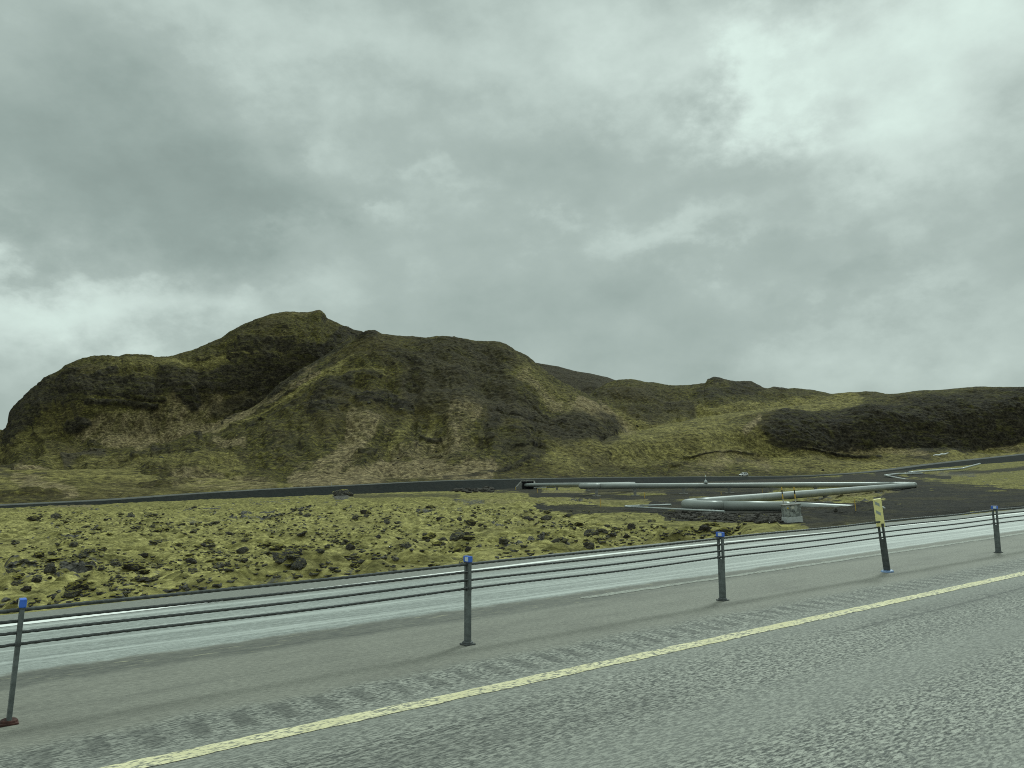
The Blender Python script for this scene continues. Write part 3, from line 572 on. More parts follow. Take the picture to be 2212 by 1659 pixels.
# ------------------------------------------------------------------ highway
def mat_asphalt():
    t = NT('asphalt'); v = t.co('Object')
    sx = t.n('ShaderNodeSeparateXYZ'); t.l(v, sx.inputs[0]); S, T = sx.outputs[0], sx.outputs[1]
    vs = t.co('Object', (.32, 1, 1))
    agg = t.noise(vs, 44, 4, .7); agg2 = t.noise(vs, 20, 3, .6); patch = t.noise(vs, 2.2, 5, .6); big = t.noise(t.co('Object', (.12, .6, 1)), 1., 4, .6)
    streak = t.noise(t.co('Object', (.10, 5., 1)), 1., 4, .6)
    vor = t.n('ShaderNodeTexVoronoi', feature='F1'); vor.inputs['Scale'].default_value = 75; t.l(vs, vor.inputs['Vector'])
    sv = t.n('ShaderNodeSeparateColor'); t.l(vor.outputs['Color'], sv.inputs[0])
    # near lane: coarse worn chippings
    near = t.mix(t.ramp(agg, .36, .66), (.034, .038, .033), (.375, .375, .325))
    near = t.mix(t.ramp(sv.outputs[0], .72, .95, 0, .75), near, (.42, .42, .36)); near = t.mix(t.ramp(sv.outputs[1], .75, .95, 0, .7), near, (.055, .06, .056))
    near = t.mix(t.ramp(big, .42, .7, 0, .5), near, (.085, .087, .076)); wp = t.math('SINE', t.math('MULTIPLY', T, 3.6)); near = t.mix(t.ramp(t.math('ADD', wp, t.math('MULTIPLY_ADD', streak, 2., -1.)), -.6, 1.2, 0, .5), near, (.225, .228, .20))
    seam = t.math('ABSOLUTE', t.math('ADD', t.math('SUBTRACT', T, 5.12), t.math('MULTIPLY_ADD', t.noise(t.co('Object', (.5, .5, 1)), 1.2, 5, .6), .30, -.15))); near = t.mix(t.math('MULTIPLY', t.ramp(seam, .012, .04, .45, 0), t.ramp(big, .42, .56)), near, (.03, .033, .03))
    # median strip: fine and beige grey
    med = t.mix(t.ramp(agg, .35, .68), (.158, .156, .130), (.262, .256, .213)); med = t.mix(t.ramp(patch, .42, .72, 0, .45), med, (.108, .105, .088))
    med = t.mix(t.ramp(streak, .56, .74, 0, .55), med, (.085, .088, .078)); med = t.mix(t.ramp(agg2, .52, .7, 0, .35), med, (.30, .29, .24))
    # far lane: polished and damp, with wet sheen also put into the colour
    far = t.mix(t.ramp(agg, .35, .68), (.18, .196, .18), (.36, .384, .352)); far = t.mix(t.ramp(streak, .48, .62, 0, .75), far, (.47, .495, .46)); far = t.mix(t.ramp(streak, .44, .34, 0, .5), far, (.15, .165, .155)); far = t.mix(t.ramp(patch, .5, .75, 0, .4), far, (.15, .165, .155)); far = t.mix(t.ramp(agg2, .52, .68, 0, .5), far, (.46, .49, .465))
    shoulder = t.mix(t.ramp(agg, .35, .68), (.15, .155, .135), (.24, .245, .215))
    wob = t.math('MULTIPLY_ADD', t.noise(t.co('Object', (.6, .6, 1)), 1.8, 6, .68), .62, -.31)
    Tw = t.math('ADD', T, wob)
    c = t.mix(t.ramp(Tw, 5.96, 6.06), near, near)
    c = t.mix(t.ramp(Tw, 6.50, 6.85), c, med)
    # joint with dirt, old paint remains
    dirt = t.mix(t.ramp(agg2, .35, .65), (.055, .058, .052), (.12, .12, .10)); dirt = t.mix(t.ramp(t.noise(t.co('Object', (.5, 3, 1)), 6, 3, .6), .60, .68, 0, .8), dirt, (.36, .34, .22))
    dm = t.math('MULTIPLY', t.ramp(Tw, 8.50, 8.85), t.ramp(Tw, 9.20, 9.45, 1, 0)); dm = t.math('MULTIPLY', dm, t.ramp(streak, .36, .62, 1., .7))
    fadeS = t.ramp(S, 5., 16., .95, .35)
    dm = t.math('MULTIPLY', dm, t.math('MULTIPLY', fadeS, t.ramp(patch, .25, .5, .55, 1)))
    c = t.mix(t.ramp(Tw, 9.25, 9.45), c, far)
    c = t.mix(dm, c, dirt)
    c = t.mix(t.ramp(T, 12.3, 12.75), c, shoulder)
    Tr = t.math('ADD', T, t.math('MULTIPLY_ADD', agg2, .24, -.12))
    # rumble strip: milled grooves
    ph = t.math('FRACT', t.math('MULTIPLY', t.math('ADD', S, t.math('MULTIPLY', wob, .25)), 1 / .335))
    gr = t.math('ABSOLUTE', t.math('SUBTRACT', ph, .5)); gm = t.ramp(t.math('ADD', gr, t.math('MULTIPLY_ADD', agg2, .3, -.15)), .14, .26, 1, 0)
    gm = t.math('MULTIPLY', gm, t.math('MULTIPLY', t.ramp(Tr, 6.06, 6.16), t.ramp(Tr, 6.50, 6.64, 1, 0)))
    c = t.mix(t.math('MULTIPLY', gm, t.ramp(patch, .3, .66, .66, .38)), c, (.062, .064, .056))
    # faint cracks in the near lane
    crk = t.n('ShaderNodeTexVoronoi', feature='DISTANCE_TO_EDGE'); crk.inputs['Scale'].default_value = .35
    wv = t.n('ShaderNodeVectorMath', operation='ADD'); nz = t.n('ShaderNodeTexNoise'); nz.inputs['Scale'].default_value = 1.7; t.l(v, nz.inputs['Vector']); t.l(nz.outputs['Color'], wv.inputs[0]); t.l(v, wv.inputs[1])
    t.l(wv.outputs[0], crk.inputs['Vector'])
    cm = t.math('MULTIPLY', t.ramp(crk.outputs['Distance'], .004, .014, .45, 0), t.ramp(T, 5.2, 5.5, 1, 0)); cm = t.math('MULTIPLY', cm, t.ramp(big, .5, .62))
    c = t.mix(cm, c, (.02, .022, .02))
    h = t.math('SUBTRACT', t.math('ADD', t.math('MULTIPLY', agg, .7), t.math('MULTIPLY', sv.outputs[0], .25)), t.math('MULTIPLY', gm, .8))
    rough = t.math('ADD', t.ramp(T, 9.2, 9.6, .8, .60), t.ramp(T, 12.3, 12.8, 0, .2))
    rough = t.math('ADD', rough, t.math('MULTIPLY_ADD', agg2, .3, -.15))
    return t.bsdf(c, rough, t.bump(h, .55, .012), spec=.5)
def mat_paint(name, a, b, under, lo, hi):
    t = NT(name); vs = t.co('Object', (.4, 1, 1)); f = t.noise(vs, 38, 4, .65); g = t.noise(vs, 4, 4, .6)
    c = t.mix(t.ramp(g, .3, .7), a, b)
    w = t.math('ADD', f, t.math('MULTIPLY_ADD', g, .35, -.17)); c = t.mix(t.ramp(w, lo, hi), c, under)
    return t.bsdf(c, .75, t.bump(f, .5, .008), spec=.3)
def strip(name, t0, t1, s0, s1, ds, z, mat, jag=0., wbow=0., crown=False, nt=2):
    s = np.arange(s0, s1, ds); tv = np.linspace(t0, t1, nt)[:, None]
    S = np.broadcast_to(s[None], (nt, len(s))).copy(); T = np.broadcast_to(tv, S.shape).copy() + wbow * bow(S)
    if jag:
        T[0] += jag * fbm(s / .35, s * 0 + t0, o=3); T[-1] += jag * fbm(s / .35 + 50, s * 0 + t1, o=3)
    Zz = np.full(S.shape, z)
    me = grid_mesh(name, S, T, Zz, smooth=False); o = link(name, me, mat); o.rotation_euler = (0, 0, ROADROT); tag(o, kind='structure'); return o
# one sheet for the carriageways, its far edge a little ragged
s = np.concatenate([np.arange(-40, 60, .12), np.arange(60, 400, 2.)])
tv = np.array([-9., 0, 5, 9., 12., 13.3, 13.55])[:, None]; S = np.broadcast_to(s[None], (7, len(s))).copy(); T = np.broadcast_to(tv, S.shape).copy()
T[4:] += bow(S[4:]); T[6] += .07 * fbm(s / .5, s * 0, o=4); Zz = np.zeros_like(S); 
S = np.vstack([S, S[-1:]]); T = np.vstack([T, T[-1:] + .22]); Zz = np.vstack([Zz, Zz[-1:] - .2])
hw = link('highway', grid_mesh('highway', S, T, Zz, smooth=False), mat_asphalt()); hw.rotation_euler = (0, 0, ROADROT); tag(hw, kind='structure')
strip('yellow_line', 5.69, 5.88, -30, 180, .05, .004, mat_paint('yellow_paint', (.62, .57, .34), (.80, .74, .48), (.20, .20, .165), .47, .62), .018)
strip('white_line', 12.38, 12.58, -30, 180, .06, .004, mat_paint('white_paint', (.80, .82, .78), (.88, .88, .84), (.40, .42, .40), .62, .78), .02, 1.)
strip('worn_line', 8.86, 9.02, 7.5, 120, .06, .004, mat_paint('worn_paint', (.30, .31, .27), (.40, .40, .34), (.17, .175, .155), .47, .56), .04)

# ------------------------------------------------------------------ cable barrier
PT = 7.41
POSTS = [(.36, .095, 'grey barrier post with blue cap and rusty red foot at the left edge', True),
         (4.57, .005, 'upright grey barrier post with blue cap, standing alone in the middle of the photo', False),
         (8.80, -.03, 'grey barrier post with blue and white cap just below the utility cabinet', False),
         (17.36, -.075, 'grey barrier post with blue cap at the right edge, beyond the yellow marker post', False)]
CZ = (.590, .680, .770, .858)
def post_parts(root, rust, cap=True, foot_mat='steel_dark'):
    W, D = .034, .104     # along the road, across it
    bm = bmesh.new()
    box(bm, (0, 0, .285), (W, D, .57), bev=.008)                         # solid lower part
    box(bm, (0, -D / 2 + .016, .725), (W, .032, .33), bev=.004); box(bm, (0, D / 2 - .016, .725), (W, .032, .33), bev=.004)   # slotted top
    if cap: pass
    link('shaft', bm_mesh('shaft', bm), M['steel'], root)
    bm = bmesh.new(); box(bm, (0, 0, .008), (.13, .13, .016), bev=.004); lathe(bm, [(.062, .016), (.06, .03), (.05, .038)], 14)
    link('base_plate', bm_mesh('base_plate', bm), M['rust' if rust else foot_mat], root)
    if cap:
        bm = bmesh.new(); box(bm, (0, 0, .917), (W + .016, D + .016, .066), bev=.007)
        c = link('cap', bm_mesh('cap', bm), M['blue'], root)
        bm = bmesh.new(); box(bm, (-W / 2 - .0105, -D * .15, .918), (.004, D * .6, .046))
        link('reflector', bm_mesh('reflector', bm), M['reflector'], c)
        bm = bmesh.new(); box(bm, (0, 0, .876), (W + .005, D + .005, .012)); link('clip', bm_mesh('clip', bm), M['steel_dark'], root)
        bm = bmesh.new(); box(bm, (0, 0, .60), (W + .006, D + .006, .022), bev=.002); link('clip', bm_mesh('clip', bm), M['steel_dark'], root)
for s_, lean, lab, rust in POSTS:
    r = empty('barrier_post', road_pt(s_, PT), ROADROT, lab, 'barrier post', 'posts of the cable barrier')
    post_parts(r, rust)
    # lean in the picture comes from real tilt along the road on top of perspective
    persp = {.36: .028, 4.57: -.023, 8.80: -.057, 17.36: -.098}[s_]
    r.rotation_euler = (0, (lean - persp) * .9, ROADROT)
# yellow marker post
r = empty('marker_post', road_pt(13.12, PT), ROADROT, 'leaning dark post topped by a pale yellow panel with two grey diagonal stripes', 'marker post', 'posts of the cable barrier')
r.rotation_euler = (0, -.115, ROADROT)
bm = bmesh.new(); W, D = .034, .104
box(bm, (0, 0, .285), (W, D + .01, .57), bev=.008); box(bm, (0, -.038, .70), (W, .032, .28), bev=.004); box(bm, (0, .038, .70), (W, .032, .28), bev=.004)
link('shaft', bm_mesh('shaft', bm), M['steel_dark'], r)
bm = bmesh.new(); lathe(bm, [(.105, 0), (.105, .016), (.09, .028), (.06, .032)], 20); link('base_plate', bm_mesh('base_plate', bm), M['blue_pale'], r)
bm = bmesh.new(); MR = Matrix.Rotation(math.radians(-34), 4, 'Z')
box(bm, (0, 0, 1.02), (.135, .05, .50), MR, bev=.012); pn = link('panel', bm_mesh('panel', bm), M['yellow_panel'], r)
for z0 in (1.205, 1.05):
    bm = bmesh.new(); q = [(-.058, z0 + .032), (.018, z0 - .018), (.018, z0 - .072), (-.058, z0 - .022)]
    f = [bm.verts.new(MR @ Vector((x, -.0275, z))) for x, z in q]; b = [bm.verts.new(MR @ Vector((x, -.024, z))) for x, z in q]
    bm.faces.new(f); bm.faces.new(b[::-1])
    for i in range(4): bm.faces.new((f[i], b[i], b[(i + 1) % 4], f[(i + 1) % 4]))
    link('stripe', bm_mesh('stripe', bm), M['grey_stripe'], pn)
# cables: each a three-strand rope
CN = ['lowest dark steel cable of the roadside barrier, running past all the posts', 'second steel cable from the bottom of the roadside barrier', 'third steel cable from the bottom of the roadside barrier', 'topmost and thickest dark steel cable of the barrier, just under the post caps']
for k, z in enumerate(CZ):
    bm = bmesh.new(); n = 10; rr = .0125 if k < 3 else .0152
    ss = np.concatenate([np.arange(-14, 22, .03), np.arange(22, 90, .5)]); rings = []
    for i, s_ in enumerate(ss):
        sag = .006 * math.sin(s_ * 2 * PI / 4.24 + .5) + .002 * math.sin(s_ * 1.7 + k)
        ang = s_ * 2 * PI / .22
        ring = []
        for m in range(n):
            th = 2 * PI * m / n; rad = rr * (1 + .16 * math.cos(3 * (th - ang)))
            ring.append(bm.verts.new((s_, (-.004 if k % 2 else .004) + rad * math.cos(th), z + sag + rad * math.sin(th))))
        rings.append(ring)
    for A_, B_ in zip(rings[:-1], rings[1:]):
        for m in range(n): bm.faces.new((A_[m], A_[(m + 1) % n], B_[(m + 1) % n], B_[m]))
    o = link('barrier_cable', bm_mesh('barrier_cable', bm, True), M['cable']); o.location = road_pt(0, PT); o.rotation_euler = (0, 0, ROADROT)
    tag(o, CN[k], 'cable', 'cables of the barrier')

# ------------------------------------------------------------------ pipelines
def arc_path(pts, rad, n=9):
    """polyline with rounded corners -> list of (kind, points)"""
    P = [Vector(p) for p in pts]; segs = []; prev = P[0]
    for i in range(1, len(P) - 1):
        a, b, c = P[i - 1], P[i], P[i + 1]
        d1 = (b - a).normalized(); d2 = (c - b).normalized()
        th = d1.angle(d2); tl = min(rad * math.tan(th / 2), .45 * min((b - a).length, (c - b).length), 9.)
        s0 = b - d1 * tl; e0 = b + d2 * tl
        segs.append(('pipe_section', [prev, s0]))
        segs.append(('elbow', [s0 * (1 - q) ** 2 + b * 2 * q * (1 - q) + e0 * q * q for q in [k / n for k in range(n + 1)]])); prev = e0
    segs.append(('pipe_section', [prev, P[-1]])); return segs
def pipeline(name, pts, rad, mat, label, cat, bend=3., supports=(), n=28, bands=False):
    base = Vector(pts[0]); root = empty(name, (base.x, base.y, gz(base.x, base.y)), 0, label, cat)
    off = root.location.copy()
    for kind, P in arc_path(pts, bend):
        bm = bmesh.new()
        if kind == 'pipe_section':
            L = (P[1] - P[0]).length; m = max(2, int(L / 3)); P = [P[0].lerp(P[1], i / m) for i in range(m + 1)]
        tube(bm, [p - off for p in P], rad, n); sec = link(kind, bm_mesh(kind, bm, True), mat, root)
        for f in sec.data.polygons:
            if len(f.vertices) > 4: f.use_smooth = False
        if bands and kind == 'pipe_section':
            bm = bmesh.new(); L = (P[-1] - P[0]).length; d = (P[-1] - P[0]).normalized()
            for i in range(1, int(L / 6)):
                c = P[0] + d * (i * 6.) - off; tube(bm, [c - d * .05, c + d * .05], rad + .008, n)
            if len(bm.verts): link('band', bm_mesh('band', bm, True), M['seam'], sec)
            else: bm.free()
    for c in supports:
        c = Vector(c); g = gz(c.x, c.y)
        bm = bmesh.new(); zt = c.z - rad; h = max(zt - g, .15)
        box(bm, (0, 0, -.25), (1.5, 1.1, .5 + .25), bev=.03); box(bm, (0, 0, .12 + (h - .12) / 2), (.5, .4, max(h - .1, .1)), bev=.02); box(bm, (0, 0, h), (.9, .5, .1))
        o = link('support', bm_mesh('support', bm), M['concrete'], root); o.location = Vector((c.x, c.y, g)) - off
    return root
A0, A1 = at(1128, 1047.8, 214), at(1372, 1045.8, 176)
B0, B1 = at(1240, 1050.6, 142), at(1991, 1046.5, 152)
C1 = at(1443, 1091.4, 77); D1 = at(1700, 1094.3, 78); D2 = at(1908, 1104.5, 80)
sup = [tuple(Vector(B0).lerp(Vector(B1), k)) for k in (.06, .165, .30, .43, .55, .68, .80)] + [tuple(Vector(A0).lerp(Vector(A1), k)) for k in (.35, .62)] + [tuple(Vector(B1).lerp(Vector(C1), k)) for k in (.3, .55, .8)] + [tuple(Vector(C1).lerp(Vector(D1), k)) for k in (.3,)]
pl = pipeline('pipeline', [A0, A1, B0, B1, C1, D1, D2], .5, M['pipe'], 'big grey green insulated pipe zigzagging over the gravel from the culvert towards the highway', 'pipeline', 2.6, sup)
# vent on top of the long straight
vp = Vector(at(1524.5, 1043.5, 145.5)); bm = bmesh.new()
lathe(bm, [(.36, -.1), (.34, .2), (.24, .45), (.12, .55), (.06, .6), (.06, 1.1), (.13, 1.12), (.13, 1.18), (.06, 1.2), (.05, 1.5)], 14)
o = link('air_vent', bm_mesh('air_vent', bm, True), M['pipe_pale'], pl); o.location = vp - pl.location
# thin pipe, V shaped
pipeline('thin_pipe', [at(1450, 1090.5, 84), at(1330, 1093.6, 88), at(1565, 1105, 72)], .10, M['pipe_pale'], 'thin pale pipe bent into a sharp V on the gravel left of the big pipe', 'pipe', 1., n=12, bands=False)
# farther legs up the slope
def lift(x, y, Y, dz=.4):
    p = at(x, y, Y); return p
pipeline('far_pipe', [at(2029, 1041.2, 232), at(1956, 1036.4, 246), at(1911, 1027, 280), at(1940, 1023.6, 292), at(1992, 1022.8, 296)], .33, M['pipe_pale'], 'pale pipe with a hook shaped bend, lying on dark gravel at far right', 'pipe', 2., n=14, bands=False)
pipeline('slope_pipe', [at(1962, 1020.4, 300), at(2079, 1012, 318), at(2117, 1002, 352)], .36, M['pipe_pale'], 'pale straight pipe climbing towards the far road at right, farthest from the camera', 'pipe', 2., n=14, bands=False)

# ------------------------------------------------------------------ culvert portal in the embankment
def portal():
    p = Vector(at(1140, 1053.5, 212)); r = empty('culvert_portal', p, 0, 'concrete culvert mouth in the dark embankment where the big pipe comes out', 'culvert')
    r.rotation_euler = (0, 0, -.25)
    w, h = 3.2, 1.75
    bm = bmesh.new(); box(bm, (0, 2.6, h / 2 - .2), (w, 5., h + .3)); link('opening', bm_mesh('opening', bm), M['opening_shade'], r)  # solid near-black block standing in for the shade inside the mouth
    def prism(pts, y0, y1, dx=0.):
        bm = bmesh.new(); a = [bm.verts.new((x, y0, z)) for x, z in pts]; b = [bm.verts.new((x + dx, y1, z)) for x, z in pts]
        bm.faces.new(a); bm.faces.new(b[::-1])
        for i in range(len(pts)): bm.faces.new((a[i], b[i], b[(i + 1) % len(pts)], a[(i + 1) % len(pts)]))
        return bm
    bm = bmesh.new()
    def wing(x0, sgn):
        bm = bmesh.new(); q = [((x0, 0, -.5)), ((x0, 0, h + .1)), ((x0 + sgn * 1.1, -1.8, .3)), ((x0 + sgn * 1.1, -1.8, -.5))]
        a = [bm.verts.new(v) for v in q]; b = [bm.verts.new((v[0] + sgn * .3, v[1] + .12, v[2])) for v in q]
        bm.faces.new(a); bm.faces.new(b[::-1])
        for i in range(4): bm.faces.new((a[i], b[i], b[(i + 1) % 4], a[(i + 1) % 4]))
        bmesh.ops.recalc_face_normals(bm, faces=bm.faces); return bm
    link('wing_wall', bm_mesh('wing_wall', wing(-w / 2 - .02, -1)), M['concrete'], r); link('wing_wall', bm_mesh('wing_wall', wing(w / 2 + .02, 1)), M['concrete'], r)
    bm = bmesh.new(); box(bm, (0, -.06, h + .17), (w + .5, .35, .3), bev=.03); link('head_wall', bm_mesh('head_wall', bm), M['concrete'], r)
    bm = bmesh.new(); box(bm, (4.0, -2.2, .05), (3.2, 1.0, .2), bev=.03); link('slab', bm_mesh('slab', bm), M['plinth'], r)
portal()

# ------------------------------------------------------------------ white car on the far road
def car():
    p = ray(1606, 1029); a_ = p[0] / p[1]; Yc = float(road_Y(a_)) + 1.5
    r = empty('car', (a_ * Yc, Yc, float(road_Z(a_)) + .09), PI + .48, 'small white hatchback driving on the far road below the hill', 'car')
    # local +x = forward
    prof = [(-1.95, .34, .62, .60), (-1.93, .30, .95, .74), (-1.7, .24, .98, .80), (-1.1, .22, .98, .84), (0, .22, .95, .85), (.85, .22, .93, .84), (1.35, .24, .86, .80), (1.75, .28, .76, .72), (1.95, .34, .60, .56)]
    bm = bmesh.new(); rings = []
    for x, z0, z1, hw_ in prof:
        ring = [(-hw_, z0 + .08), (-hw_ * .96, z0), (hw_ * .96, z0), (hw_, z0 + .08), (hw_, z1 - .12), (hw_ * .9, z1), (-hw_ * .9, z1), (-hw_, z1 - .12)]
        rings.append([bm.verts.new((x, y, z)) for y, z in ring])
    for A_, B_ in zip(rings[:-1], rings[1:]):
        for k in range(8): bm.faces.new((A_[k], A_[(k + 1) % 8], B_[(k + 1) % 8], B_[k]))
    bm.faces.new(rings[0][::-1]); bm.faces.new(rings[-1])
    # cabin
    cab = [(-1.78, .92, .93, .70), (-1.45, .92, 1.42, .62), (-1.1, .92, 1.50, .60), (-.2, .92, 1.53, .60), (.25, .92, 1.46, .58), (.95, .90, .92, .70)]
    rings = [[bm.verts.new((x, y, z)) for y, z in ((-.78, z0), (.78, z0), (hw_, z1), (-hw_, z1))] for x, z0, z1, hw_ in cab]
    for A_, B_ in zip(rings[:-1], rings[1:]):
        for k in range(4): bm.faces.new((A_[k], A_[(k + 1) % 4], B_[(k + 1) % 4], B_[k]))
    bm.faces.new(rings[0][::-1]); bm.faces.new(rings[-1])
    bmesh.ops.recalc_face_normals(bm, faces=bm.faces); link('body', bm_mesh('body', bm), M['white'], r)
    def quad(name, q, mat, t=.012):
        bm = bmesh.new(); c = sum((Vector(v) for v in q), Vector()) / 4; nrm = (Vector(q[1]) - Vector(q[0])).cross(Vector(q[2]) - Vector(q[0])).normalized()
        if nrm.dot(c - Vector((0, 0, .8))) < 0: nrm = -nrm
        a = [bm.verts.new(Vector(v) + nrm * t) for v in q]; b = [bm.verts.new(Vector(v) - nrm * t) for v in q]; bm.faces.new(a); bm.faces.new(b[::-1])
        for i in range(4): bm.faces.new((a[i], b[i], b[(i + 1) % 4], a[(i + 1) % 4]))
        bmesh.ops.recalc_face_normals(bm, faces=bm.faces); link(name, bm_mesh(name, bm), mat, r)
    for sgn in (1, -1):
        quad('side_window', [(-1.25, sgn * .765, 1.0), (-.55, sgn * .765, 1.0), (-.55, sgn * .635, 1.42), (-1.15, sgn * .635, 1.40)], M['glass'])
        quad('side_window', [(-.42, sgn * .765, 1.0), (.62, sgn * .765, 1.0), (.12, sgn * .635, 1.40), (-.42, sgn * .635, 1.42)], M['glass'])
        quad('headlight', [(1.80, sgn * .62, .62), (1.93, sgn * .42, .62), (1.88, sgn * .42, .72), (1.72, sgn * .64, .74)], M['lamp'])
        quad('tail_light', [(-1.94, sgn * .60, .72), (-1.94, sgn * .72, .72), (-1.92, sgn * .70, .92), (-1.92, sgn * .60, .92)], M['red_lamp'])
        bm = bmesh.new(); box(bm, (.62, sgn * .90, 1.02), (.12, .14, .11), bev=.02); link('mirror', bm_mesh('mirror', bm), M['white'], r)
        for x in (1.22, -1.22):
            bm = bmesh.new(); tube(bm, [(x, sgn * .68, .31), (x, sgn * .87, .31)], .31, 18); w = link('wheel', bm_mesh('wheel', bm), M['rubber'], r)
            bm = bmesh.new(); tube(bm, [(x, sgn * .86, .31), (x, sgn * .885, .31)], .17, 14); link('rim', bm_mesh('rim', bm), M['rim'], w)
    quad('windscreen', [(.88, -.62, .98), (.88, .62, .98), (.32, .53, 1.40), (.32, -.53, 1.40)], M['glass'])
    quad('rear_window', [(-1.74, -.60, 1.0), (-1.74, .60, 1.0), (-1.50, .54, 1.36), (-1.50, -.54, 1.36)], M['glass'])
    bm = bmesh.new(); box(bm, (1.93, 0, .42), (.06, .9, .14), bev=.01); link('grille', bm_mesh('grille', bm), M['black_paint'], r)
car()

# ------------------------------------------------------------------ utility cabinet and its marker poles
CB = on_ground(1712, 1128)
SCB = CB.y / 60.
r = empty('utility_cabinet', CB, .12, 'weathered grey metal utility cabinet on a pale plinth beside the highway', 'utility cabinet'); r.rotation_euler = (0, -.05, .10); r.scale = (SCB,) * 3
bm = bmesh.new(); box(bm, (0, 0, .16), (1.32, .8, .52), bev=.02); link('plinth', bm_mesh('plinth', bm), M['plinth'], r)
bm = bmesh.new(); box(bm, (0, 0, .87), (1.24, .70, .90), bev=.015); bd = link('housing', bm_mesh('housing', bm), M['cabinet'], r)
for x in (-.31, .31):
    bm = bmesh.new(); box(bm, (x, -.36, .86), (.59, .025, .82), bev=.006); d = link('door', bm_mesh('door', bm), M['cabinet'], r)
    bm = bmesh.new(); box(bm, (x * .25, -.385, .86), (.03, .03, .12)); link('handle', bm_mesh('handle', bm), M['steel_dark'], d)
bm = bmesh.new(); box(bm, (0, 0, 1.345), (1.34, .80, .07), bev=.015); link('lid', bm_mesh('lid', bm), M['concrete'], r)
bm = bmesh.new(); v3 = [(-.50, 1.06), (-.34, 1.06), (-.42, 1.20)]; a = [bm.verts.new((x, -.377, z)) for x, z in v3]; b = [bm.verts.new((x, -.372, z)) for x, z in v3]
bm.faces.new(a); bm.faces.new(b[::-1])
for i in range(3): bm.faces.new((a[i], b[i], b[(i + 1) % 3], a[(i + 1) % 3]))
link('warning_sticker', bm_mesh('warning_sticker', bm), M['sticker_y'], r)
bm = bmesh.new(); box(bm, (-.02, -.376, 1.13), (.24, .006, .16)); link('label_plate', bm_mesh('label_plate', bm), M['sticker_w'], r)
for x, lab in ((1692.6, 'yellow and black banded pole behind the left end of the utility cabinet'), (1719.5, 'yellow and black banded pole behind the right end of the utility cabinet')):
    d = ray(x + 3.4, 1110); X_ = d[0] / d[1] * (CB.y + .75); g = gz(X_, CB.y + .75)
    r = empty('marker_pole', (X_, CB.y + .75, g), 0, lab, 'marker pole', 'marker poles at the cabinet'); r.rotation_euler = (0, -.055, 0); r.scale = (SCB,) * 3
    for nm, z0, z1, m in (('pole', -.3, 1.75, 'pale_pole'), ('yellow_band', 1.75, 2.12, 'stake'), ('black_band', 2.12, 2.42, 'black_paint'), ('yellow_band', 2.42, 2.66, 'stake')):
        bm = bmesh.new(); tube(bm, [(0, 0, z0), (0, 0, z1)], .045 if 'band' in nm else .04, 10); link(nm, bm_mesh(nm, bm), M[m], r)

# ------------------------------------------------------------------ yellow stakes
STK = [  # x, y of foot, height px, label
    (1849, 1105, 25, 'tall yellow stake in the gravel left of the yellow marker panel'), (1298, 1096, 19, 'yellow stake on the mossy strip left of the thin V shaped pipe'),
    (1393, 1077, 13, 'short yellow stake below the left part of the long straight pipe'), (1647, 1064, 11, 'short yellow stake between the two long pipes above the cabinet'),
    (1558, 1069, 6, 'tiny yellow stake above the second pipe leg, left of the cabinet'), (1114, 1059, 7, 'tiny pale stake just left of the culvert mouth'),
    (1161, 1064.5, 9, 'short yellow stake in the grass below the culvert mouth'), (1181, 1058, 9, 'short yellow stake right of the culvert mouth under the pipe'), (1137, 1053, 6, 'tiny yellow stake inside the culvert mouth')]
for x, y, h, lab in STK:
    p = on_ground(x, y); hh = h / F * p.y
    r = bpy.data.objects.new('yellow_stake', None); bm = bmesh.new(); rad = .035 if p.y < 100 else .05
    tube(bm, [(0, 0, -.25), (0, 0, hh * .8), (0, 0, hh)], rad, 8, radii=[rad, rad, rad * .8]); bpy.data.objects.remove(r)
    o = link('yellow_stake', bm_mesh('yellow_stake', bm), M['stake']); o.location = p; o.rotation_euler = (random.uniform(-.03, .03), -.05, 0); tag(o, lab, 'stake', 'yellow stakes')
for x, y, lab in ((714, 1049, 'thin white roadside reflector post on the far road, left of the culvert'),):
    p = at(x, y, 205); z = float(road_Z(p[0] / p[1])); bm = bmesh.new(); box(bm, (0, 0, .45), (.14, .08, 1.1), bev=.02)
    o = link('reflector_post', bm_mesh('reflector_post', bm), M['pale_pole']); o.location = (p[0], float(road_Y(p[0] / p[1])) + .3, z); tag(o, lab, 'reflector post')

# ------------------------------------------------------------------ lava rocks
def rock_mesh(seed, sub=4, tall=1., jag=1.):
    bm = bmesh.new(); bmesh.ops.create_icosphere(bm, subdivisions=sub, radius=1.)
    co = np.array([v.co[:] for v in bm.verts], np.float32); k = seed * 13.7
    f = fbm(co[:, 0] * .9 + k, co[:, 1] * .9, co[:, 2] * .9 + k, o=2) * .95 + jag * ridged(co[:, 0] * 1.5 + k, co[:, 1] * 1.5 + k, co[:, 2] * 1.5, o=4, gain=.6) * .34
    q = np.round(f * 5) / 5 * .35 + f * .65
    for v, d in zip(bm.verts, q):
        p = v.co * (1 + float(d) * .85); v.co = Vector((p.x, p.y * .85, p.z * .75 * tall))
    return bm_mesh('lava_rock', bm)
RM = [rock_mesh(i, 4, tl) for i, tl in enumerate((1, .7, 1.3, .8, 1.1, .6, .9, 1.5, .75, 1.))]
def rock(name, p, size, me, mat, rz, sz=1., label=None, cat='rock', group=None, sink=.25):
    o = bpy.data.objects.new(name, me); COL.objects.link(o)
    o.location = (p[0], p[1], p[2] + size * (.5 - sink) * sz * .6); o.scale = (size * random.uniform(1.05, 1.45), size * random.uniform(.7, 1.), size * sz * random.uniform(.72, .95)); o.rotation_euler = (random.uniform(-.25, .25), random.uniform(-.25, .25), random.uniform(-.7, .7) + random.choice((0, PI)))
    if o.data.materials: pass
    o.data.materials.clear() if False else None
    tag(o, label, cat, group); return o
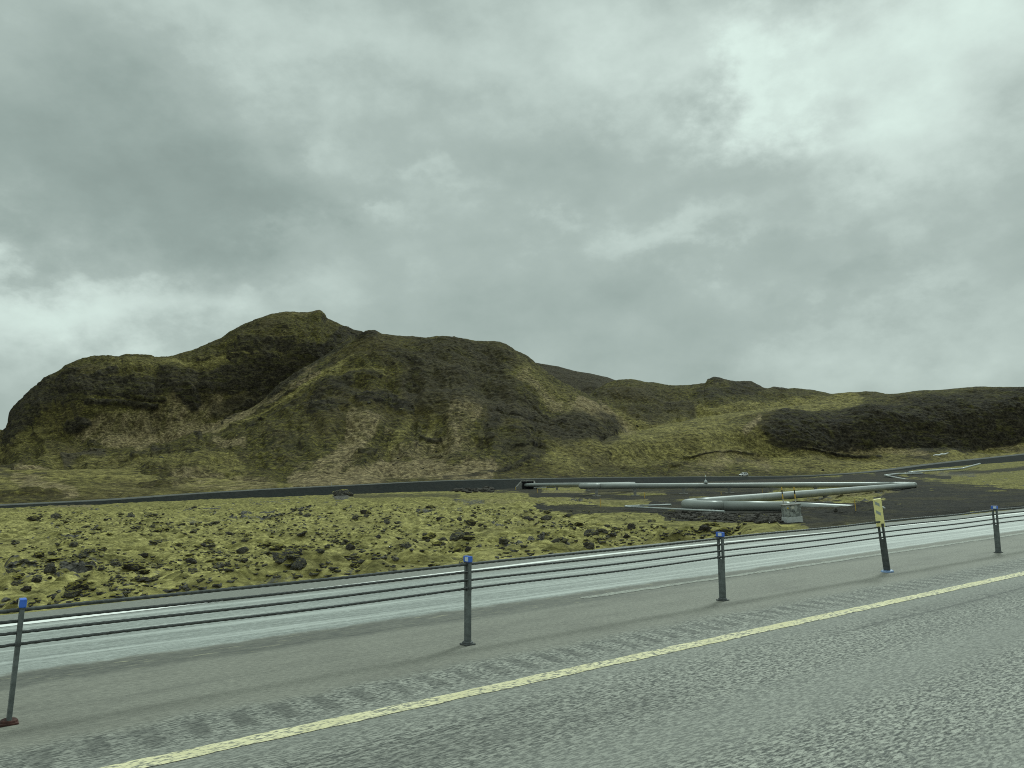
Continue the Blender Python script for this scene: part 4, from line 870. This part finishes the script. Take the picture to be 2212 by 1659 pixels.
VAR = {}
def rock_data(i, mat):
    if (i, mat) not in VAR:
        me = RM[i].copy(); me.name = 'lava_rock'; me.materials.append(M[mat]); VAR[(i, mat)] = me
    return VAR[(i, mat)]
# the ones that stand out: crop, x, y of the foot, half width in crop px, height factor, mesh, material, label
BIG = [
    (4, 225, 695, 75, 1.1, 2, 'lava', 'big craggy black lava rock, largest of the pile near the left edge'),
    (4, 125, 660, 50, .9, 0, 'lava', 'craggy dark lava rock just left of the largest pile, near the left edge'),
    (4, 310, 690, 32, .9, 4, 'lava_bare', 'low black rock at the right foot of the largest lava pile'),
    (4, 150, 575, 55, 1.0, 6, 'lava', 'dark jagged rock behind the largest lava pile at the left'),
    (4, 350, 560, 95, .6, 3, 'lava_moss', 'long dark lava ledge right of and behind the largest pile'),
    (4, 515, 690, 70, .55, 5, 'lava_pale', 'low greyish rock slab in the moss, right of the largest lava pile'),
    (4, 560, 615, 55, .6, 1, 'lava', 'dark flat rock above the greyish slab in the left of the moss field'),
    (4, 630, 615, 38, 1.0, 4, 'lava', 'rounded dark rock right of the flat rock above the greyish slab'),
    (4, 640, 495, 62, .7, 8, 'lava', 'dark lava hump standing by itself in the middle distance at left'),
    (4, 790, 625, 62, .9, 9, 'lava_moss', 'moss covered lava hummock, left one of a pair in mid field'),
    (4, 900, 645, 80, .8, 3, 'lava_moss', 'moss covered lava hummock, right one of a pair in mid field'),
    (4, 985, 615, 40, 1.0, 6, 'lava', 'dark rock at the right end of the mossy hummock pair'),
    (4, 782, 792, 32, 1.6, 7, 'lava_moss', 'upright mossy grey rock standing close to the highway at left'),
    (4, 1250, 700, 45, .8, 0, 'lava', 'dark rock near the highway, right of the upright mossy rock'),
    (4, 1460, 680, 35, .9, 4, 'lava', 'pointed dark rock near the highway in the left middle of the photo'),
    (4, 1840, 672, 60, .7, 8, 'lava', 'dark hollow rock near the highway, left of the lone middle post'),
    (4, 1860, 592, 55, .75, 9, 'lava_moss', 'mossy dome of lava with a dark face behind the hollow rock'),
    (4, 1990, 518, 48, 1.0, 2, 'lava', 'craggy dark rock left of the lone middle post, farther up the moss field'),
    (4, 1010, 496, 42, .7, 5, 'lava', 'dark ridge shaped rock in the centre left of the moss field'),
    (4, 870, 345, 18, 1.7, 7, 'lava_bare', 'tall narrow black lava spike far back in the left of the moss field'),
    (4, 535, 358, 50, .8, 6, 'lava', 'wide dark rock pile far back at left of the moss field'),
    (4, 1500, 575, 45, .8, 0, 'lava', 'dark rock above the pointed rock in the left middle of the photo'),
    (5, 640, 606, 75, .75, 9, 'lava_moss', 'large mossy hummock touching the road edge behind the lone middle post'),
    (5, 1068, 494, 34, 1.1, 4, 'lava_pale', 'grey angular rock right of the lone middle post'),
    (5, 1420, 452, 88, .75, 2, 'lava', 'largest dark lava outcrop in the middle of the photo, near the highway'),
    (5, 1330, 500, 50, .6, 5, 'lava', 'low dark rock below the largest middle outcrop'),
    (5, 1165, 455, 18, 1.2, 7, 'lava', 'small upright rock left of the largest middle outcrop'),
    (5, 1590, 440, 32, .9, 1, 'lava_moss', 'rounded mossy rock right of the largest middle outcrop'),
    (5, 1665, 398, 48, .6, 3, 'lava', 'flat dark rock right of and behind the largest middle outcrop'),
    (5, 1560, 505, 38, .7, 8, 'lava_moss', 'mossy rock closest to the highway right of the largest middle outcrop'),
    (5, 1280, 300, 34, 1.1, 6, 'lava_pale', 'whitish rock on the mossy rise in front of the thin V shaped pipe'),
    (5, 1250, 260, 22, 1.1, 0, 'lava_pale', 'pale flecked rock topping the mossy rise in front of the thin pipe'),
    (5, 1190, 295, 45, .5, 1, 'lava', 'dark overhanging ledge at the left of the mossy rise by the thin pipe'),
    (5, 1485, 290, 42, .8, 2, 'lava', 'brown lava block at the gravel edge below the thin V shaped pipe'),
    (5, 420, 335, 40, 1.0, 4, 'lava', 'dark craggy rock left of the lone middle post, far up the field'),
    (5, 875, 372, 18, 1.6, 7, 'lava', 'slim standing rock above and right of the lone middle post'),
    (5, 932, 352, 18, 1.6, 2, 'lava_bare', 'jagged dark rock just right of the slim standing rock'),
    (5, 1096, 368, 20, 1.2, 6, 'lava_pale', 'white topped rock in the moss above the grey angular rock'),
    (5, 80, 158, 105, .9, 2, 'lava', 'lone dark rock knob beside the far road at centre left'),
    (6, 1040, 262, 34, 1.3, 4, 'lava_bare', 'big black boulder leaning in front of the big pipe right of the cabinet'),
    (6, 1075, 268, 26, .8, 0, 'lava_bare', 'low black rock at the right side of the black boulder by the pipe'),
    (6, 985, 266, 30, .7, 5, 'lava_bare', 'low brown rock at the left side of the black boulder by the pipe'),
    (6, 1435, 216, 32, .6, 3, 'lava_pale', 'pale edged flat rock on the gravel right of the yellow marker panel'),
    (6, 1415, 213, 12, .8, 6, 'lava_pale', 'small pale stone left beside the flat rock on the gravel'),
    (6, 350, 385, 38, .6, 1, 'lava_moss', 'dark rock in the moss just behind the blue capped post below the cabinet'),
    (5, 1840, 335, 26, .7, 5, 'lava', 'dark rock in the moss below the left elbow of the big pipe')]
for c, x, y, hwd, sz, mi, mt, lab in BIG:
    ox, oy, sc = CROP[c]; p = on_ground(ox + x * sc, oy + y * sc); size = hwd * sc / F * p.y * .33
    rock('lava_rock', p, size, rock_data(mi, mt), None, random.uniform(0, 6.3), sz, lab, 'rock', 'rocks on the gravel by the pipe' if c == 6 and y < 300 else 'lava rocks in the moss field', .2)
# many look-alikes
cnt = 0; tries = 0; LR = []
while cnt < 230 and tries < 9000:
    tries += 1
    x = random.uniform(-20, 1650); y = random.uniform(1096, 1330)
    e = 1331 - .1031 * x - 12
    if y > e or (x > 1000 and y < 1096 + (x - 1000) * .028): continue
    if float(perlin(np.float32([x / 110. + 3]), np.float32([y / 26.]))[0]) < random.uniform(-.35, .35): continue
    p = on_ground(x, y)
    if p.y > 120 or (p.y < 24 and random.random() < .75): continue
    size = random.choice((.045, .055, .065, .08, .095, .12)) * (1 + p.y / 45.)
    if size / p.y * 769 * 2.4 < 3: continue
    mt = random.choices(('lava', 'lava_moss', 'lava_bare', 'lava_pale'), (6, 3, 2, .5))[0]
    if mt == 'lava_pale': lab = 'small pale lava stone poking out of the moss'
    elif mt == 'lava_moss': lab = 'small lava stone half grown over with yellow green moss'
    else: lab = 'small dark lava stone poking out of the yellow green moss'
    rock('lava_rock', p, size, rock_data(random.randrange(10), mt), None, random.uniform(0, 6.3), random.uniform(.7, 1.3), lab, 'rock', {'lava_pale': 'small pale lava stones', 'lava_moss': 'small mossy lava stones'}.get(mt, 'small dark lava stones'), .3); cnt += 1
# the uncountable rest and the rubble bank, each one object
def rubble(name, N, sampler, smin, smax, mat, seed):
    rng = random.Random(seed); base = []
    for i in range(5):
        bm = bmesh.new(); bmesh.ops.create_icosphere(bm, subdivisions=2, radius=1.); co = np.array([v.co[:] for v in bm.verts], np.float32)
        d = fbm(co[:, 0] * 1.3 + i * 9, co[:, 1] * 1.3, co[:, 2] * 1.3, o=3); co = co * (1 + .95 * d[:, None]) * np.array([1.25, .9, .8], np.float32); bm.faces.ensure_lookup_table()
        base.append((co, np.array([[v.index for v in f.verts] for f in bm.faces], np.int32))); bm.free()
    V = []; Fc = []; off = 0
    for k in range(N):
        q = sampler(rng)
        if q is None: continue
        p, = q; co, fc = base[rng.randrange(5)]; s_ = rng.uniform(smin, smax) * rng.uniform(.5, 1.3) * (1 + p.y / 50.); a = rng.uniform(0, 6.3); ca, sa = math.cos(a), math.sin(a)
        R_ = np.array([[ca, -sa, 0], [sa, ca, 0], [0, 0, .75]], np.float32)
        V.append((co @ R_.T) * s_ + np.array([p.x, p.y, p.z + s_ * .12], np.float32)); Fc.append(fc + off); off += len(co)
    V = np.concatenate(V); Fc = np.concatenate(Fc); me = bpy.data.meshes.new(name)
    me.vertices.add(len(V)); me.vertices.foreach_set('co', V.astype(np.float32).ravel()); me.loops.add(Fc.size); me.loops.foreach_set('vertex_index', Fc.ravel())
    me.polygons.add(len(Fc)); me.polygons.foreach_set('loop_start', np.arange(0, Fc.size, 3, dtype=np.int32)); me.polygons.foreach_set('loop_total', np.full(len(Fc), 3, np.int32)); me.update(calc_edges=True)
    return link(name, me, M[mat])
def samp_field(rng):
    x = rng.uniform(-60, 1700); y = rng.uniform(1092, 1325)
    if y > 1331 - .1031 * x - 10 or (x > 1000 and y < 1094 + (x - 1000) * .03): return None
    if float(perlin(np.float32([x / 90. + 3]), np.float32([y / 22.]))[0]) < rng.uniform(-.3, .5): return None
    p = on_ground(x, y)
    return (p,) if p.y < 190 and (p.y > 26 or rng.random() < .3) else None
tag(rubble('lava_rubble', 13000, samp_field, .016, .05, 'lava', 3), 'scattered small dark lava stones all over the moss field', 'rubble', kind='stuff')
def samp_bank(rng):
    x = rng.uniform(0, 700); y = 288 + rng.gauss(0, 11) + x * .03
    return (on_ground(1443.9 + .3472 * x, 1014.9 + .3472 * y),)
tag(rubble('rubble_bank', 620, samp_bank, .04, .10, 'lava_bare', 5), 'bank of dark loose lava rubble between the big pipe and the moss', 'rubble', kind='stuff')
def samp_edge(rng):
    x = rng.uniform(740, 1010); y = 122 + rng.gauss(0, 9)
    return (on_ground(713.2 + .3472 * x, 1014.9 + .3472 * y),)
tag(rubble('dark_rubble', 90, samp_edge, .12, .26, 'lava_bare', 6), 'low heap of dark rubble in front of the far road, left of the culvert', 'rubble', kind='stuff')

# boulders on the slopes, put where the hillside really is
dg = None
def hill_hits():
    deps = bpy.context.evaluated_depsgraph_get()
    B_ = [(2, 655, 1028, 11), (2, 425, 955, 16), (2, 215, 978, 14), (2, 660, 915, 12), (2, 555, 875, 15), (2, 575, 1020, 12), (2, 470, 965, 10), (2, 390, 995, 12), (2, 405, 1018, 10), (2, 295, 950, 9), (2, 865, 900, 9), (2, 770, 1000, 9),
          (2, 240, 610, 24), (2, 450, 650, 34), (2, 340, 590, 30), (2, 580, 695, 22), (2, 500, 520, 22), (1, 1250, 965, 24), (1, 1395, 970, 11), (1, 1290, 940, 9), (1, 505, 1015, 12), (1, 645, 990, 30), (1, 590, 975, 24), (1, 1000, 1030, 34), (1, 430, 1085, 14),
          (2, 1745, 765, 8), (2, 1820, 770, 7), (2, 1435, 510, 10), (2, 1910, 755, 16), (3, 960, 715, 18)]
    for c, x, y, hwd in B_:
        ox, oy, sc = CROP[c]; d = Vector(ray(ox + x * sc, oy + y * sc)).normalized()
        ok, loc, nrm, i, ob, mtx = SC.ray_cast(deps, Vector((0, 0, H)), d)
        if not ok: continue
        big = hwd >= 20
        rock('boulder', loc, hwd * sc / F * loc.y * (.30 if big else .5), rock_data(random.randrange(10), 'lava' if big else 'lava_bare'), None, random.uniform(0, 6.3), .8,
             'large dark crag block jutting out of the mossy mountainside' if big else 'small dark boulder lying on the grass of the mountain slope', 'boulder', 'large crag blocks on the mountainside' if big else 'small boulders on the mountain slope', .35)
hill_hits()

# ------------------------------------------------------------------ sky, sun, camera
SUN_EL, SUN_AZ = math.radians(42), math.radians(34)      # bright part of the overcast: up and to the right
def sky():
    w = bpy.data.worlds.new('World'); SC.world = w; w.use_nodes = True; t = NT.__new__(NT); t.t = w.node_tree; t.t.nodes.clear()
    out = t.n('ShaderNodeOutputWorld'); bg = t.n('ShaderNodeBackground'); t.l(bg.outputs[0], out.inputs[0])
    v = t.n('ShaderNodeTexCoord').outputs['Generated']; sx = t.n('ShaderNodeSeparateXYZ'); t.l(v, sx.inputs[0]); dx_, dy_, dz_ = sx.outputs
    den = t.math('ADD', t.math('MAXIMUM', dz_, 0.), .34)
    cb = t.n('ShaderNodeCombineXYZ'); t.l(t.math('DIVIDE', dx_, den), cb.inputs[0]); t.l(t.math('DIVIDE', dy_, den), cb.inputs[1]); cb.inputs[2].default_value = 1.3
    P = cb.outputs[0]
    fl = t.n('ShaderNodeMapping'); fl.inputs['Scale'].default_value = (1., 1., 1.5); fl.inputs['Rotation'].default_value = (0, .25, 0); t.l(v, fl.inputs[0]); Q = fl.outputs[0]
    n1 = t.noise(Q, 2.6, 8, .55); n2 = t.noise(Q, 6.5, 7, .56); n3 = t.noise(P, 1.6, 6, .5); n4 = t.noise(Q, 15., 5, .55)
    val = t.math('MULTIPLY_ADD', n1, .50, -.25); val = t.math('ADD', val, t.math('MULTIPLY_ADD', n2, .36, -.18)); val = t.math('ADD', val, t.math('MULTIPLY_ADD', n3, .16, -.08)); val = t.math('ADD', val, t.math('MULTIPLY_ADD', n4, .14, -.07))
    # the big light and dark masses of this cloud deck
    wn = t.n('ShaderNodeTexNoise'); wn.inputs['Scale'].default_value = 5.; wn.inputs['Detail'].default_value = 7.; wn.inputs['Roughness'].default_value = .6; t.l(Q, wn.inputs['Vector'])
    ws = t.n('ShaderNodeSeparateColor'); t.l(wn.outputs['Color'], ws.inputs[0]); wdx = t.math('MULTIPLY_ADD', ws.outputs[0], .42, t.math('ADD', dx_, -.21)); wdz = t.math('MULTIPLY_ADD', ws.outputs[1], .30, t.math('ADD', dz_, -.15))
    BL = [(260, 430, 440, 130, -.23), (620, 420, 190, 100, -.10), (250, 250, 420, 120, -.06), (60, 600, 170, 55, .20), (170, 700, 220, 60, .20), (330, 660, 120, 50, .10), (640, 640, 160, 60, .08),
          (600, 60, 420, 90, .12), (1180, 120, 330, 120, .05), (1450, 70, 140, 110, .12), (1640, 170, 70, 130, .22), (1690, 260, 60, 60, .10), (2030, 60, 300, 140, .28), (1930, 330, 110, 80, .14), (2150, 280, 130, 160, .10), (1820, 180, 130, 120, .10),
          (1270, 310, 180, 80, -.08), (1060, 250, 200, 90, -.03), (1000, 380, 70, 35, .10), (740, 310, 50, 40, .08), (860, 520, 90, 40, .16), (1220, 440, 60, 50, .12), (1440, 520, 120, 40, .13), (1680, 480, 160, 40, .06), (600, 540, 120, 40, .10), (920, 600, 120, 60, .03),
          (1250, 650, 260, 80, -.07), (1680, 590, 140, 60, -.06), (1740, 690, 220, 45, -.13), (1560, 760, 200, 40, -.04), (2060, 620, 130, 90, .10), (2010, 520, 100, 60, .05), (2150, 740, 120, 60, .04), (1500, 370, 120, 60, -.03)]
    for x, y, rx, ry, k in BL:
        d = ray(x, y); d = d / np.linalg.norm(d)
        a = t.math('DIVIDE', t.math('SUBTRACT', wdx, float(d[0])), rx / F); b = t.math('DIVIDE', t.math('SUBTRACT', wdz, float(d[2])), ry / F)
        q = t.math('ADD', t.math('MULTIPLY', a, a), t.math('MULTIPLY', b, b)); e = t.math('POWER', 2.718, t.math('MULTIPLY', q, -1.))
        e = t.math('MULTIPLY', e, t.math('GREATER_THAN', dy_, 0.)); val = t.math('MULTIPLY_ADD', e, k, val)
    val = t.math('MULTIPLY_ADD', val, 1.18, .50)
    lum = t.n('ShaderNodeValToRGB'); t.l(val, lum.inputs[0]); cr_ = lum.color_ramp
    cr_.elements[0].position = 0.; cr_.elements[0].color = (.235, .300, .277, 1); cr_.elements[1].position = 1.; cr_.elements[1].color = (.76, .93, .85, 1)
    for pos, c in ((.25, (.308, .388, .359, 1)), (.5, (.402, .490, .455, 1)), (.75, (.585, .70, .65, 1))):
        e = cr_.elements.new(pos); e.color = c
    st = t.n('ShaderNodeTexSky', sky_type='NISHITA', sun_disc=False); st.sun_elevation = SUN_EL; st.sun_rotation = SUN_AZ
    sm = t.n('ShaderNodeVectorMath', operation='SCALE'); t.l(lum.outputs[0], sm.inputs[0]); t.l(t.ramp(dz_, .60, .95, 10., 24.), sm.inputs['Scale'])
    mx = t.mix(.985, st.outputs[0], sm.outputs[0]); t.l(mx, bg.inputs[0]); bg.inputs[1].default_value = .1
sky()
sun = bpy.data.lights.new('sun', 'SUN'); sun.energy = 1.5; sun.angle = math.radians(12); sun.color = (.86, 1., .93)
so = bpy.data.objects.new('sun', sun); COL.objects.link(so)
sd = Vector((math.sin(SUN_AZ) * math.cos(SUN_EL), math.cos(SUN_AZ) * math.cos(SUN_EL), math.sin(SUN_EL))); so.rotation_euler = sd.to_track_quat('Z', 'Y').to_euler()

cam = bpy.data.cameras.new('camera'); co_ = bpy.data.objects.new('camera', cam); COL.objects.link(co_); SC.camera = co_
cam.sensor_width = 36; cam.sensor_fit = 'HORIZONTAL'; cam.lens = F / 2212 * 36; cam.clip_start = .1; cam.clip_end = 20000
up_ = Vector((0, -sp, cp)); xx = Vector((1, 0, 0)); fw = Vector((0, cp, sp))
rt = xx * cr - up_ * sr; uu = xx * sr + up_ * cr
mt_ = Matrix((rt, uu, -fw)).transposed().to_4x4(); mt_.translation = Vector((0, 0, H)); co_.matrix_world = mt_
SC.view_settings.view_transform = 'Standard'; SC.view_settings.look = 'None'; SC.view_settings.exposure = 0.; SC.view_settings.gamma = 1.
SC.render.engine = 'CYCLES'; SC.cycles.max_bounces = 4; SC.cycles.diffuse_bounces = 2; SC.cycles.use_denoising = False; SC.cycles.filter_width = 1.05
